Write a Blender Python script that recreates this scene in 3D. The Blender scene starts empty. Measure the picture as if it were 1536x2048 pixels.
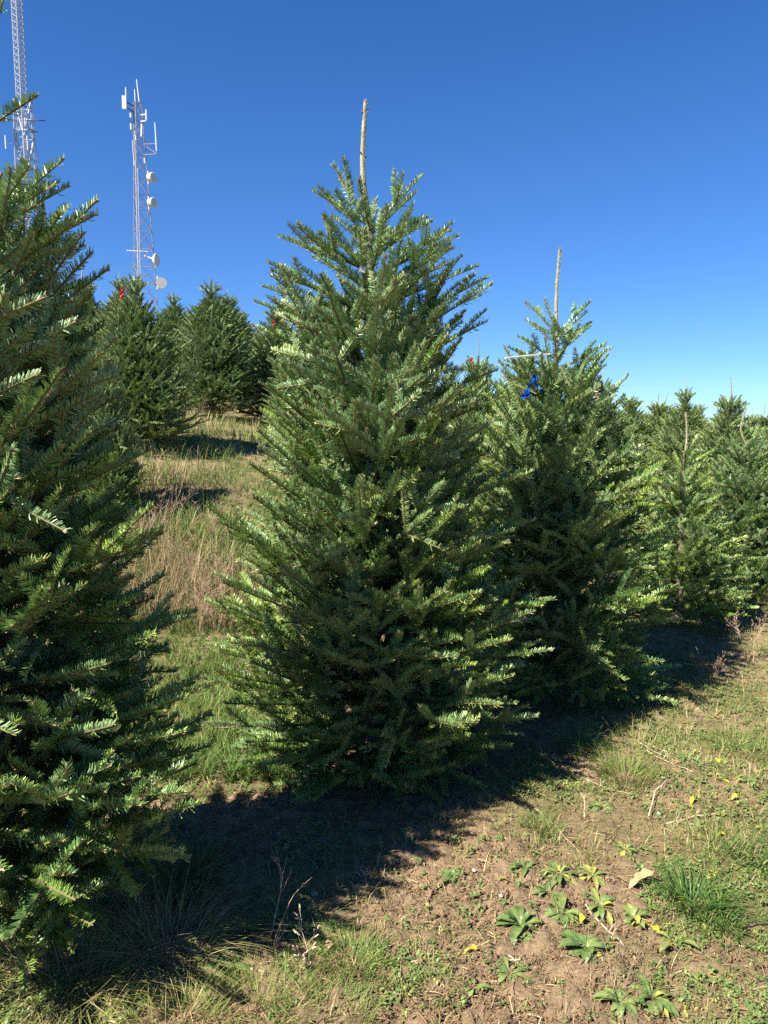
import bpy, math, random
import numpy as np
from mathutils import Vector, Matrix
R = math.radians
PI = math.pi
sc = bpy.context.scene
COL = sc.collection

# ------------------------------------------------------------------ camera
PITCH = R(6.6)
EYE = 1.6
cam_d = bpy.data.cameras.new("camera")
cam_d.sensor_fit = 'VERTICAL'; cam_d.sensor_height = 24.0
cam_d.lens = 24.0 * 1500 / 2048
cam_d.clip_start = 0.05; cam_d.clip_end = 3000
cam = bpy.data.objects.new("camera", cam_d); COL.objects.link(cam)
cam.location = (0, 0, EYE); cam.rotation_euler = (R(90) - PITCH, 0, 0)
sc.camera = cam

# ------------------------------------------------------------------ sky + sun
SUN_EL = R(48.0)
SHADOW = Vector((0.80, 0.60, 0)).normalized()          # the way shadows fall on the ground
to_sun = Vector((-SHADOW.x * math.cos(SUN_EL), -SHADOW.y * math.cos(SUN_EL), math.sin(SUN_EL)))
w = bpy.data.worlds.new("World"); sc.world = w; w.use_nodes = True
nt = w.node_tree
sky = nt.nodes.new('ShaderNodeTexSky'); sky.sky_type = 'NISHITA'; sky.sun_disc = False
sky.sun_elevation = SUN_EL; sky.sun_rotation = math.atan2(to_sun.x, to_sun.y)
sky.altitude = 1300; sky.air_density = 1.0; sky.dust_density = 0.1; sky.ozone_density = 3.0
bg = nt.nodes['Background']; bg.inputs['Strength'].default_value = 0.054
hs = nt.nodes.new('ShaderNodeHueSaturation'); hs.inputs['Saturation'].default_value = 1.30
nt.links.new(sky.outputs[0], hs.inputs['Color']); 
# the air low over the horizon is a clear pale blue on this dry day
wtc = nt.nodes.new('ShaderNodeTexCoord'); wsx = nt.nodes.new('ShaderNodeSeparateXYZ'); nt.links.new(wtc.outputs['Generated'], wsx.inputs[0])
wmr = nt.nodes.new('ShaderNodeMapRange'); wmr.interpolation_type = 'SMOOTHSTEP'; wmr.inputs['From Min'].default_value = -0.05; wmr.inputs['From Max'].default_value = 0.38
nt.links.new(wsx.outputs['Z'], wmr.inputs['Value'])
wmx = nt.nodes.new('ShaderNodeMix'); wmx.data_type = 'RGBA'; nt.links.new(wmr.outputs[0], wmx.inputs[0]); wmx.inputs[6].default_value = (0.44, 0.68, 0.99, 1); wmx.inputs[7].default_value = (1.0, 0.88, 1.04, 1)
wml = nt.nodes.new('ShaderNodeMix'); wml.data_type = 'RGBA'; wml.blend_type = 'MULTIPLY'; wml.inputs[0].default_value = 1.0
nt.links.new(hs.outputs[0], wml.inputs[6]); nt.links.new(wmx.outputs[2], wml.inputs[7]); nt.links.new(wml.outputs[2], bg.inputs['Color'])
sun_d = bpy.data.lights.new("sun", 'SUN'); sun_d.energy = 4.9; sun_d.angle = R(0.53); sun_d.color = (1.0, 0.93, 0.82)
sun = bpy.data.objects.new("sun", sun_d); COL.objects.link(sun)
sun.rotation_euler = to_sun.to_track_quat('Z', 'Y').to_euler()
sc.view_settings.view_transform = 'Standard'; sc.view_settings.look = 'None'
sc.view_settings.exposure = 1.6; sc.view_settings.gamma = 1.0
sc.render.engine = 'CYCLES'
sc.cycles.max_bounces = 6; sc.cycles.transparent_max_bounces = 4
sc.cycles.diffuse_bounces = 4; sc.cycles.glossy_bounces = 2; sc.cycles.transmission_bounces = 3
sc.cycles.use_denoising = False
sc.cycles.caustics_reflective = False; sc.cycles.caustics_refractive = False

def at(px, py, Y):
    """point at ground distance Y seen at pixel (px, py) of the photograph: used to measure sizes"""
    u = (1024 - py) / 1500.0; s = (px - 768) / 1500.0
    fy = math.cos(PITCH) + math.sin(PITCH) * u; fz = -math.sin(PITCH) + math.cos(PITCH) * u
    k = Y / fy
    return Vector((s * k, Y, EYE + fz * k))

# ------------------------------------------------------------------ noise + terrain
def vnoise(x, y, seed=0):
    x = np.asarray(x, float); y = np.asarray(y, float)
    xi = np.floor(x).astype(np.int64); yi = np.floor(y).astype(np.int64)
    fx = x - xi; fy = y - yi
    fx = fx * fx * (3 - 2 * fx); fy = fy * fy * (3 - 2 * fy)
    def h(a, b):
        n = (a * 374761393 + b * 668265263 + seed * 1442695041) & 0xFFFFFFFF
        n = ((n ^ (n >> 13)) * 1274126177) & 0xFFFFFFFF
        n = n ^ (n >> 16)
        return (n & 0xFFFFFF) / float(0xFFFFFF)
    a = h(xi, yi); b = h(xi + 1, yi); c = h(xi, yi + 1); d = h(xi + 1, yi + 1)
    return a + (b - a) * fx + (c - a) * fy + (a - b - c + d) * fx * fy
def fbm(x, y, o=4, seed=0):
    s = 0; a = 0.5; t = 0
    for i in range(o):
        s = s + a * vnoise(x * 2 ** i, y * 2 ** i, seed + i); t += a; a *= 0.5
    return s / t
def sstep(a, b, x):
    t = np.clip((x - a) / (b - a), 0, 1); return t * t * (3 - 2 * t)
def ground_base(x, y):
    x = np.asarray(x, float); y = np.asarray(y, float)
    p = x + 0.05 * y
    g = 1 / (1 + np.exp(np.clip((p - 0.4) / 1.3, -30, 30)))
    yy = np.maximum(y - 4.0, 0)
    ramp = np.where(yy < 8, 0.205 * yy * sstep(-1.0, 3.0, yy), 1.64 + 0.15 * 18 * (1 - np.exp(-np.maximum(yy - 8, 0) / 18.0)))
    z = ramp * g
    # the little cut bank across the grass lane, and the fall of the land on the right
    z = z + 0.16 * sstep(7.6, 8.1, y + 0.35 * np.sin(x * 1.1)) * sstep(-6, -4.5, x) * (1 - sstep(0.0, 1.2, x)) * (1 - sstep(11, 15, y))
    z = z - 0.6 * sstep(7, 40, y) * sstep(2.0, 9.0, p)
    return z
def ground_z(x, y):
    z = ground_base(x, y)
    z = z + 0.07 * (fbm(np.asarray(x) * 0.9 + 3, np.asarray(y) * 0.9, 3, 5) - 0.5)
    return z
def gz(x, y): return float(ground_z(np.array([x]), np.array([y]))[0])
def bare_mask(x, y):
    """1 = bare soil, 0 = grown over"""
    x = np.asarray(x, float); y = np.asarray(y, float)
    n = fbm(x * 1.7, y * 1.7, 4, 11)
    b = sstep(0.50, 0.64, n)
    # the worn earth round the feet of the near trees and in front of the middle one
    for (cx, cy, rr, k) in ((0.15, 2.45, 0.95, 0.75), (0.75, 2.05, 0.62, 0.45), (-0.06, 3.3, 0.8, 0.5), (-1.3, 4.4, 0.3, 0.2), (1.6, 2.2, .5, .25), (1.9, 5.0, 0.7, 0.35)):
        dd = ((x - cx) ** 2 + (y - cy) ** 2) / rr ** 2
        b = b + k * np.exp(-dd * 1.4)
    g = sstep(0.95, 1.6, x) * sstep(2.3, 3.2, y) * 0.55 + 0.5 * sstep(5, 6, y)
    return np.clip(b - g * (0.4 + fbm(x * 3, y * 3, 2, 9)), 0, 1)

# ------------------------------------------------------------------ object helpers
def tag(o, label=None, cat=None, group=None, kind=None):
    if label: o['label'] = label
    if cat: o['category'] = cat
    if group: o['group'] = group
    if kind: o['kind'] = kind
    return o
def empty(name, loc, rz=0.0):
    o = bpy.data.objects.new(name, None); COL.objects.link(o)
    o.empty_display_size = 0.2; o.location = loc; o.rotation_euler = (0, 0, rz); return o

class MB:
    """collects faces, then links them as one mesh object"""
    def __init__(s): s.V = []; s.F = []; s.M = []; s.T = []; s.n = 0
    def add(s, V, F, m=0, tint=0.5):
        V = np.asarray(V, float).reshape(-1, 3); F = np.asarray(F, np.int64)
        if len(V) == 0: return
        s.V.append(V); s.F.append(F + s.n); s.M.append(np.full(len(F), m, np.int32))
        t = np.asarray(tint, float)
        s.T.append(np.full(len(V), float(t)) if t.ndim == 0 else t)
        s.n += len(V)
    def box(s, c, size, m=0, rot=None, tint=.5):
        x, y, z = np.array(size) / 2.0
        V = np.array([[-x,-y,-z],[x,-y,-z],[x,y,-z],[-x,y,-z],[-x,-y,z],[x,-y,z],[x,y,z],[-x,y,z]])
        if rot is not None: V = V @ np.array(rot.to_3x3()).T
        V = V + np.array(c)
        s.add(V, [[0,3,2,1],[4,5,6,7],[0,1,5,4],[1,2,6,5],[2,3,7,6],[3,0,4,7]], m, tint)
    def tube(s, pts, rads, n=6, m=0, tint=.5, cap=True):
        pts = [Vector(p) for p in pts]
        if not hasattr(rads, '__len__'): rads = [rads] * len(pts)
        V = []; ref = None
        for i, p in enumerate(pts):
            d = (pts[min(i + 1, len(pts) - 1)] - pts[max(i - 1, 0)]).normalized()
            if ref is None: ref = Vector((1, 0, 0)) if abs(d.x) < 0.8 else Vector((0, 1, 0))
            a = d.cross(ref).normalized(); b = a.cross(d).normalized(); ref = b
            for k in range(n):
                t = 2 * PI * k / n
                V.append(p + a * (math.cos(t) * rads[i]) + b * (math.sin(t) * rads[i]))
        F = []
        for i in range(len(pts) - 1):
            for k in range(n):
                k2 = (k + 1) % n
                F.append([i * n + k, i * n + k2, (i + 1) * n + k2, (i + 1) * n + k])
        if cap:                                                # caps as quads folded on a centre point
            for i, e in ((0, 0), (len(pts) - 1, 1)):
                V.append(pts[i]); c = len(V) - 1
                for k in range(0, n, 2):
                    q = [i * n + k, i * n + (k + 1) % n, i * n + (k + 2) % n, c]
                    F.append(q if e else q[::-1])
        s.add([tuple(v) for v in V], F, m, tint)
    def build(s, name, mats, parent=None, smooth=False):
        me = bpy.data.meshes.new(name)
        V = np.concatenate(s.V); F = np.concatenate(s.F); M = np.concatenate(s.M); T = np.concatenate(s.T)
        nf, k = F.shape
        me.vertices.add(len(V)); me.vertices.foreach_set('co', V.astype(np.float32).ravel())
        me.loops.add(nf * k); me.loops.foreach_set('vertex_index', F.astype(np.int32).ravel())
        me.polygons.add(nf)
        me.polygons.foreach_set('loop_start', np.arange(0, nf * k, k, dtype=np.int32))
        me.polygons.foreach_set('material_index', M)
        me.polygons.foreach_set('use_smooth', np.full(nf, bool(smooth)))
        a = me.attributes.new('tint', 'FLOAT', 'POINT'); a.data.foreach_set('value', T.astype(np.float32))
        me.update(calc_edges=True)
        for m in (mats if isinstance(mats, (list, tuple)) else [mats]): me.materials.append(m)
        o = bpy.data.objects.new(name, me); COL.objects.link(o)
        if parent is not None: o.parent = parent
        return o

# ------------------------------------------------------------------ materials
def mat(name):
    m = bpy.data.materials.new(name); m.use_nodes = True
    return m, m.node_tree, m.node_tree.nodes['Principled BSDF']
def nd(t, typ, **kw):
    n = t.nodes.new(typ)
    for k, v in kw.items():
        if k.startswith('i_'): n.inputs[k[2:].replace('_', ' ')].default_value = v
        else: setattr(n, k, v)
    return n
def ramp(t, fac, stops, interp='LINEAR'):
    r = t.nodes.new('ShaderNodeValToRGB'); r.color_ramp.interpolation = interp
    e = r.color_ramp.elements
    while len(e) > 1: e.remove(e[-1])
    e[0].position = stops[0][0]; e[0].color = (*stops[0][1], 1)
    for p, c in stops[1:]:
        x = e.new(p); x.color = (*c, 1)
    t.links.new(fac, r.inputs[0]); return r.outputs[0]
def mix(t, fac, a, b, mode='MIX'):
    n = t.nodes.new('ShaderNodeMix'); n.data_type = 'RGBA'; n.blend_type = mode
    for s, v in ((n.inputs[0], fac), (n.inputs[6], a), (n.inputs[7], b)):
        if hasattr(v, 'is_linked'): t.links.new(v, s)
        elif isinstance(v, (tuple, list)): s.default_value = (*v, 1)
        else: s.default_value = v
    return n.outputs[2]
def leaf_mat(name, stops, rough=0.45, spec=0.5, back=None, transl=0.2, tcol=(0.18, 0.26, 0.03), backmix=0.6):
    m, t, b = mat(name)
    at_ = nd(t, 'ShaderNodeAttribute', attribute_name='tint')
    c = ramp(t, at_.outputs['Fac'], stops)
    if back is not None:
        g = t.nodes.new('ShaderNodeNewGeometry')
        mul = nd(t, 'ShaderNodeMath', operation='MULTIPLY'); t.links.new(g.outputs['Backfacing'], mul.inputs[0]); mul.inputs[1].default_value = backmix
        c = mix(t, mul.outputs[0], c, back)
    t.links.new(c, b.inputs['Base Color'])
    b.inputs['Roughness'].default_value = rough; b.inputs['Specular IOR Level'].default_value = spec
    if transl > 0:
        tr = t.nodes.new('ShaderNodeBsdfTranslucent')
        t.links.new(mix(t, 0.5, c, tcol), tr.inputs['Color'])
        ms = t.nodes.new('ShaderNodeMixShader'); ms.inputs[0].default_value = transl
        t.links.new(b.outputs[0], ms.inputs[1]); t.links.new(tr.outputs[0], ms.inputs[2])
        t.links.new(ms.outputs[0], t.nodes['Material Output'].inputs['Surface'])
    return m
M_NEEDLE = leaf_mat('fir_needles', [(0, (0.030, 0.085, 0.030)), (0.35, (0.115, 0.235, 0.05)), (0.65, (0.28, 0.39, 0.055)), (1.0, (0.40, 0.45, 0.06))],
                    rough=0.45, spec=0.75, back=(0.20, 0.31, 0.15), transl=0.14)
def mottle(m, cols, scale=70, amt=0.6):
    t = m.node_tree; b = t.nodes['Principled BSDF']; src = b.inputs['Base Color'].links[0].from_socket
    tc = t.nodes.new('ShaderNodeTexCoord'); n = nd(t, 'ShaderNodeTexNoise', i_Scale=scale, i_Detail=4.0, i_Roughness=0.7); t.links.new(tc.outputs['Object'], n.inputs['Vector'])
    f = ramp(t, n.outputs[0], [(0.5, (0, 0, 0)), (0.68, (amt, amt, amt))])
    t.links.new(mix(t, f, src, cols), b.inputs['Base Color'])
    bp = nd(t, 'ShaderNodeBump', i_Strength=0.6, i_Distance=0.002); t.links.new(n.outputs[0], bp.inputs['Height']); t.links.new(bp.outputs[0], b.inputs['Normal'])
def bark_mat(name, a, b_, scale=60, rough=0.85):
    m, t, b = mat(name)
    tc = t.nodes.new('ShaderNodeTexCoord')
    mp = nd(t, 'ShaderNodeMapping'); mp.inputs['Scale'].default_value = (1, 1, 0.3); t.links.new(tc.outputs['Object'], mp.inputs[0])
    n = nd(t, 'ShaderNodeTexNoise', i_Scale=scale, i_Detail=4.0, i_Roughness=0.7); t.links.new(mp.outputs[0], n.inputs['Vector'])
    t.links.new(ramp(t, n.outputs[0], [(0.3, a), (0.7, b_)]), b.inputs['Base Color'])
    bp = nd(t, 'ShaderNodeBump', i_Strength=0.5, i_Distance=0.003); t.links.new(n.outputs[0], bp.inputs['Height']); t.links.new(bp.outputs[0], b.inputs['Normal'])
    b.inputs['Roughness'].default_value = rough
    return m
M_BARK = bark_mat('fir_bark', (0.06, 0.045, 0.035), (0.20, 0.16, 0.12))
M_LEADER = bark_mat('leader_bark', (0.14, 0.135, 0.075), (0.42, 0.40, 0.25), 110)
M_TWIG = leaf_mat('twig', [(0, (0.06, 0.045, 0.03)), (0.5, (0.15, 0.12, 0.05)), (1.0, (0.33, 0.31, 0.09))], rough=0.7, spec=0.3, transl=0)
M_BUD = leaf_mat('bud', [(0, (0.15, 0.08, 0.045)), (1.0, (0.40, 0.27, 0.15))], rough=0.6, spec=0.4, transl=0)
M_SHORT = leaf_mat('leader_needles', [(0, (0.10, 0.13, 0.06)), (1, (0.42, 0.42, 0.26))], rough=0.5, transl=0.1)
M_GRASS = leaf_mat('grass_blades', [(0, (0.035, 0.085, 0.018)), (0.4, (0.10, 0.18, 0.03)), (0.62, (0.19, 0.22, 0.05)), (0.8, (0.38, 0.30, 0.14)), (1.0, (0.52, 0.43, 0.26))], rough=0.55, spec=0.3, transl=0.22, tcol=(0.2, 0.25, 0.04))
M_STRAW = leaf_mat('straw', [(0, (0.11, 0.07, 0.042)), (0.5, (0.30, 0.19, 0.10)), (1.0, (0.54, 0.43, 0.27))], rough=0.7, spec=0.25, transl=0.05, tcol=(0.4, 0.3, 0.15))
M_WEED = leaf_mat('weed_leaves', [(0, (0.05, 0.105, 0.032)), (0.5, (0.12, 0.19, 0.055)), (0.8, (0.24, 0.27, 0.075)), (1.0, (0.42, 0.36, 0.07))], rough=0.45, spec=0.4, transl=0.2)
mottle(M_WEED, (0.20, 0.17, 0.07))
M_YELLOW = leaf_mat('yellow_leaf', [(0, (0.3, 0.3, 0.05)), (1, (0.70, 0.56, 0.04))], rough=.5, transl=.2)
M_OAK = leaf_mat('dry_leaf', [(0, (0.22, 0.12, 0.06)), (1, (0.50, 0.33, 0.17))], rough=0.6, transl=0.1, tcol=(0.4, 0.25, 0.1))
M_STEM = leaf_mat('dry_stem', [(0, (0.16, 0.10, 0.06)), (0.5, (0.38, 0.27, 0.17)), (1.0, (0.60, 0.50, 0.36))], rough=0.75, transl=0)
def flat(name, c, rough=0.5, metal=0.0):
    m, t, b = mat(name); b.inputs['Roughness'].default_value = rough; b.inputs['Metallic'].default_value = metal
    n = nd(t, 'ShaderNodeTexNoise', i_Scale=6.0, i_Detail=3.0)
    t.links.new(ramp(t, n.outputs[0], [(0.3, tuple(x * 0.86 for x in c)), (0.7, c)]), b.inputs['Base Color']); return m
M_WHITE = flat('white_antenna', (0.52, 0.53, 0.55)); M_GALV = flat('galvanised_steel', (0.24, 0.23, 0.24), 0.5, 0.1)
M_TOWERW = flat('white_steel', (0.36, 0.38, 0.42), 0.45); M_DARK = flat('dark_steel', (0.08, 0.08, 0.09)); M_GRILLE = flat('grille', (0.42, 0.42, 0.38))
M_DISHG = flat('dish_face', (0.62, 0.62, 0.60))
def tape_mat(name, c):
    m, t, b = mat(name); b.inputs['Roughness'].default_value = 0.6; b.inputs['Specular IOR Level'].default_value = 0.2
    n = nd(t, 'ShaderNodeTexNoise', i_Scale=14.0, i_Detail=2.0)
    cc = ramp(t, n.outputs[0], [(0.3, tuple(x * 0.8 for x in c)), (0.7, c)])
    t.links.new(cc, b.inputs['Base Color'])
    tr = t.nodes.new('ShaderNodeBsdfTranslucent'); t.links.new(cc, tr.inputs['Color'])
    ms = t.nodes.new('ShaderNodeMixShader'); ms.inputs[0].default_value = 0.35
    t.links.new(b.outputs[0], ms.inputs[1]); t.links.new(tr.outputs[0], ms.inputs[2]); t.links.new(ms.outputs[0], t.nodes['Material Output'].inputs['Surface'])
    return m
M_RED = tape_mat('red_tape', (0.75, 0.02, 0.04)); M_BLUE = tape_mat('blue_tape', (0.004, 0.10, 0.62)); M_PAPER = tape_mat('white_tag', (0.85, 0.86, 0.88)); M_PINK = tape_mat('pink_tape', (0.8, 0.16, 0.2))

# ground
mg, t, b = mat('ground_soil')
tc = t.nodes.new('ShaderNodeTexCoord')
av = nd(t, 'ShaderNodeAttribute', attribute_name='tint')          # 1 = bare
n1 = nd(t, 'ShaderNodeTexNoise', i_Scale=9.0, i_Detail=8.0, i_Roughness=0.7); t.links.new(tc.outputs['Object'], n1.inputs['Vector'])
n2 = nd(t, 'ShaderNodeTexNoise', i_Scale=85.0, i_Detail=5.0, i_Roughness=0.75); t.links.new(tc.outputs['Object'], n2.inputs['Vector'])
n3 = nd(t, 'ShaderNodeTexNoise', i_Scale=2.3, i_Detail=6.0); t.links.new(tc.outputs['Object'], n3.inputs['Vector'])
soil = ramp(t, n2.outputs[0], [(0.28, (0.085, 0.055, 0.036)), (0.5, (0.235, 0.168, 0.098)), (0.72, (0.46, 0.34, 0.22))])
soil = mix(t, 0.5, soil, ramp(t, n1.outputs[0], [(0.3, (0.14, 0.092, 0.055)), (0.7, (0.32, 0.228, 0.135))]))
gr = ramp(t, n2.outputs[0], [(0.3, (0.035, 0.05, 0.015)), (0.6, (0.12, 0.13, 0.04)), (0.8, (0.30, 0.25, 0.12))])
gr = mix(t, ramp(t, n3.outputs[0], [(0.4, (0, 0, 0)), (0.6, (1, 1, 1))]), gr, ramp(t, n1.outputs[0], [(0.3, (0.16, 0.12, 0.06)), (0.7, (0.30, 0.23, 0.12))]))
t.links.new(mix(t, av.outputs['Fac'], gr, soil), b.inputs['Base Color'])
b.inputs['Roughness'].default_value = 0.95; b.inputs['Specular IOR Level'].default_value = 0.15
bp = nd(t, 'ShaderNodeBump', i_Strength=0.9, i_Distance=0.012); t.links.new(n2.outputs[0], bp.inputs['Height'])
bp2 = nd(t, 'ShaderNodeBump', i_Strength=0.6, i_Distance=0.04); t.links.new(n1.outputs[0], bp2.inputs['Height']); t.links.new(bp.outputs[0], bp2.inputs['Normal'])
t.links.new(bp2.outputs[0], b.inputs['Normal'])

# ------------------------------------------------------------------ ground sheet
def graded(a, b_, near0, near1, step, grow=1.05):
    pts = list(np.arange(near0, near1, step)); s = step; x = pts[-1]
    while x < b_: s *= grow; x += s; pts.append(x)
    s = step; x = near0
    while x > a: s *= grow; x -= s; pts.insert(0, x)
    return np.array(pts)
gx = graded(-500, 500, -2.0, 3.2, 0.013, 1.035); gy = graded(-60, 700, 1.3, 5.2, 0.013, 1.03)
X, Y = np.meshgrid(gx, gy)
Z = ground_z(X, Y)
near = 1 - sstep(8, 16, np.hypot(X, Y))
bm_ = bare_mask(X, Y)
Z = Z + near * (0.045 * (fbm(X * 5, Y * 5, 3, 21) - 0.5) + 0.030 * (fbm(X * 22, Y * 22, 3, 31) - 0.5) * (0.6 + bm_) + 0.010 * (vnoise(X * 75, Y * 75, 41) - .5) * (.5 + bm_))
ny, nx = X.shape
I = (np.arange(ny - 1)[:, None] * nx + np.arange(nx - 1)[None, :]).ravel()
g = MB(); g.add(np.stack([X.ravel(), Y.ravel(), Z.ravel()], 1), np.stack([I, I + 1, I + nx + 1, I + nx], 1), 0, bm_.ravel())
ground = g.build('ground', mg, smooth=True); tag(ground, kind='structure')
del X, Y, Z, g, bm_

# ------------------------------------------------------------------ fir trees
def unit(a): return a / np.maximum(np.linalg.norm(a, axis=1, keepdims=True), 1e-9)
def needles(mb, S, dens, nl, nw, segs, rng, m=0, allround=0.25, theta0=58):
    P0 = np.array([s[0] for s in S]); P1 = np.array([s[1] for s in S]); UP = np.array([s[2] for s in S])
    TI = np.array([s[3] for s in S]); TM = np.array([s[4] for s in S], float)
    D = P1 - P0; L = np.linalg.norm(D, axis=1)
    n = np.maximum(3, (L * dens)).astype(int)
    idx = np.repeat(np.arange(len(S)), n); N = len(idx)
    start = np.repeat(np.cumsum(n) - n, n); k = np.arange(N) - start
    tt = (k + rng.random(N)) / n[idx]
    A = unit(D)[idx]; U0 = UP[idx]; Sd = unit(np.cross(A, U0)); U = np.cross(Sd, A)
    sgn = np.where(rng.random(N) < 0.5, -1.0, 1.0)
    phi = sgn * R(1) * np.clip(rng.normal(72, 20, N), 15, 115)
    ar = rng.random(N) < allround
    phi = np.where(ar, rng.random(N) * 2 * PI, phi)
    Rd = U * np.cos(phi)[:, None] + Sd * np.sin(phi)[:, None]
    tipf = np.where(TM[idx] > 0, sstep(0.75, 1.0, tt), 0)
    th = R(1) * (theta0 + rng.normal(0, 7, N)) * (1 - 0.45 * tipf)
    Dn = A * np.cos(th)[:, None] + Rd * np.sin(th)[:, None] + U * 0.12
    Dn = unit(Dn)
    ln = nl * (0.78 + 0.34 * rng.random(N)) * (0.72 + 0.28 * np.sin(np.clip(tt * PI, 0.1, PI - 0.25)))
    W = unit(A - Dn * np.sum(A * Dn, 1)[:, None] + rng.normal(0, 0.16, (N, 3)))
    flip = np.sign(np.sum(np.cross(W, Dn) * (U + 0.3 * Rd), 1)); flip[flip == 0] = 1
    W = W * flip[:, None] * (nw / 2)
    B = P0[idx] + D[idx] * tt[:, None]
    tint = np.clip(TI[idx] + rng.normal(0, 0.13, N), 0, 1)
    if segs == 2:
        Mi = B + Dn * (ln * 0.5)[:, None]
        D2 = unit(Dn + U * 0.32 + A * 0.1)
        T = Mi + D2 * (ln * 0.5)[:, None]
        V = np.stack([B - W * .6, B + W * .6, Mi - W, Mi + W, T - W * .55, T + W * .55], 1).reshape(-1, 3)
        b6 = (np.arange(N) * 6)[:, None]
        F = np.concatenate([b6 + np.array([[0, 1, 3, 2]]), b6 + np.array([[2, 3, 5, 4]])])
        mb.add(V, F, m, np.repeat(tint, 6))
    else:
        T = B + unit(Dn + U * 0.15) * ln[:, None]
        V = np.stack([B - W * .8, B + W * .8, T + W * .8, T - W * .8], 1).reshape(-1, 3)
        mb.add(V, (np.arange(N) * 4)[:, None] + np.array([[0, 1, 2, 3]]), m, np.repeat(tint, 4))
def prisms(mb, P0, P1, r0, r1, m, tint, k=3):
    P0 = np.asarray(P0); P1 = np.asarray(P1); N = len(P0)
    A = unit(P1 - P0); ref = np.where(np.abs(A[:, 2:3]) < 0.9, np.array([[0, 0, 1.0]]), np.array([[1.0, 0, 0]]))
    a = unit(np.cross(A, ref)); b_ = np.cross(A, a)
    ring = []
    for P, r in ((P0, r0), (P1, r1)):
        for j in range(k):
            c = 2 * PI * j / k
            ring.append(P + (a * math.cos(c) + b_ * math.sin(c)) * np.asarray(r)[:, None])
    V = np.stack(ring, 1).reshape(-1, 3)
    f = np.array([[j, (j + 1) % k, k + (j + 1) % k, k + j] for j in range(k)])
    F = ((np.arange(N) * 2 * k)[:, None, None] + f[None]).reshape(-1, 4)
    mb.add(V, F, m, np.repeat(tint, 2 * k))

def grow(rd, p, d, up, length, lvl, g, out, bend, skip, tint, maxl):
    n = max(1, int(round(length / g))); seg = length / n
    r_base = (0.0045, 0.0028, 0.0018)[min(lvl, 2)]
    for i in range(n):
        d = (d + Vector((rd.gauss(0, .035), rd.gauss(0, .035), rd.gauss(0, .02) + bend))).normalized()
        q = p + d * seg
        rem = length - i * seg
        out.append((p, q, up, rem, i == n - 1, lvl, tint, r_base * (0.5 + 0.5 * rem / length) + 0.0006 * (n - i)))
        if i < n - 1 and lvl < maxl and (i + 1) * seg > skip * length:
            rm = length - (i + 1) * seg
            for s_ in (-1, 1):
                if rd.random() < 0.06: continue
                a = s_ * R(rd.uniform(38, 58))
                dl = (Matrix.Rotation(a, 3, up) @ d); dl += up * rd.uniform(0.0, .32); dl.normalize()
                ll = min(max(rm * rd.uniform(0.62, 0.92), rd.uniform(.12, .18)), 0.38 if lvl == 0 else 0.21)
                u2 = (up + Vector((rd.gauss(0, .25), rd.gauss(0, .25), 0))).normalized()
                grow(rd, q, dl, u2, ll, lvl + 1, g * 0.8, out, bend * 0.7, 0.0, tint + rd.gauss(0, .11), maxl)
            if lvl < 2 and rd.random() < 0.32:                 # a shoot off the upper side
                dl = (d + up * rd.uniform(0.5, 1.0)).normalized()
                grow(rd, q, dl, (up - d * .6).normalized(), rd.uniform(.09, .15), 2, g, out, 0.02, 0, tint + .08, maxl)
        p = q

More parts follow.
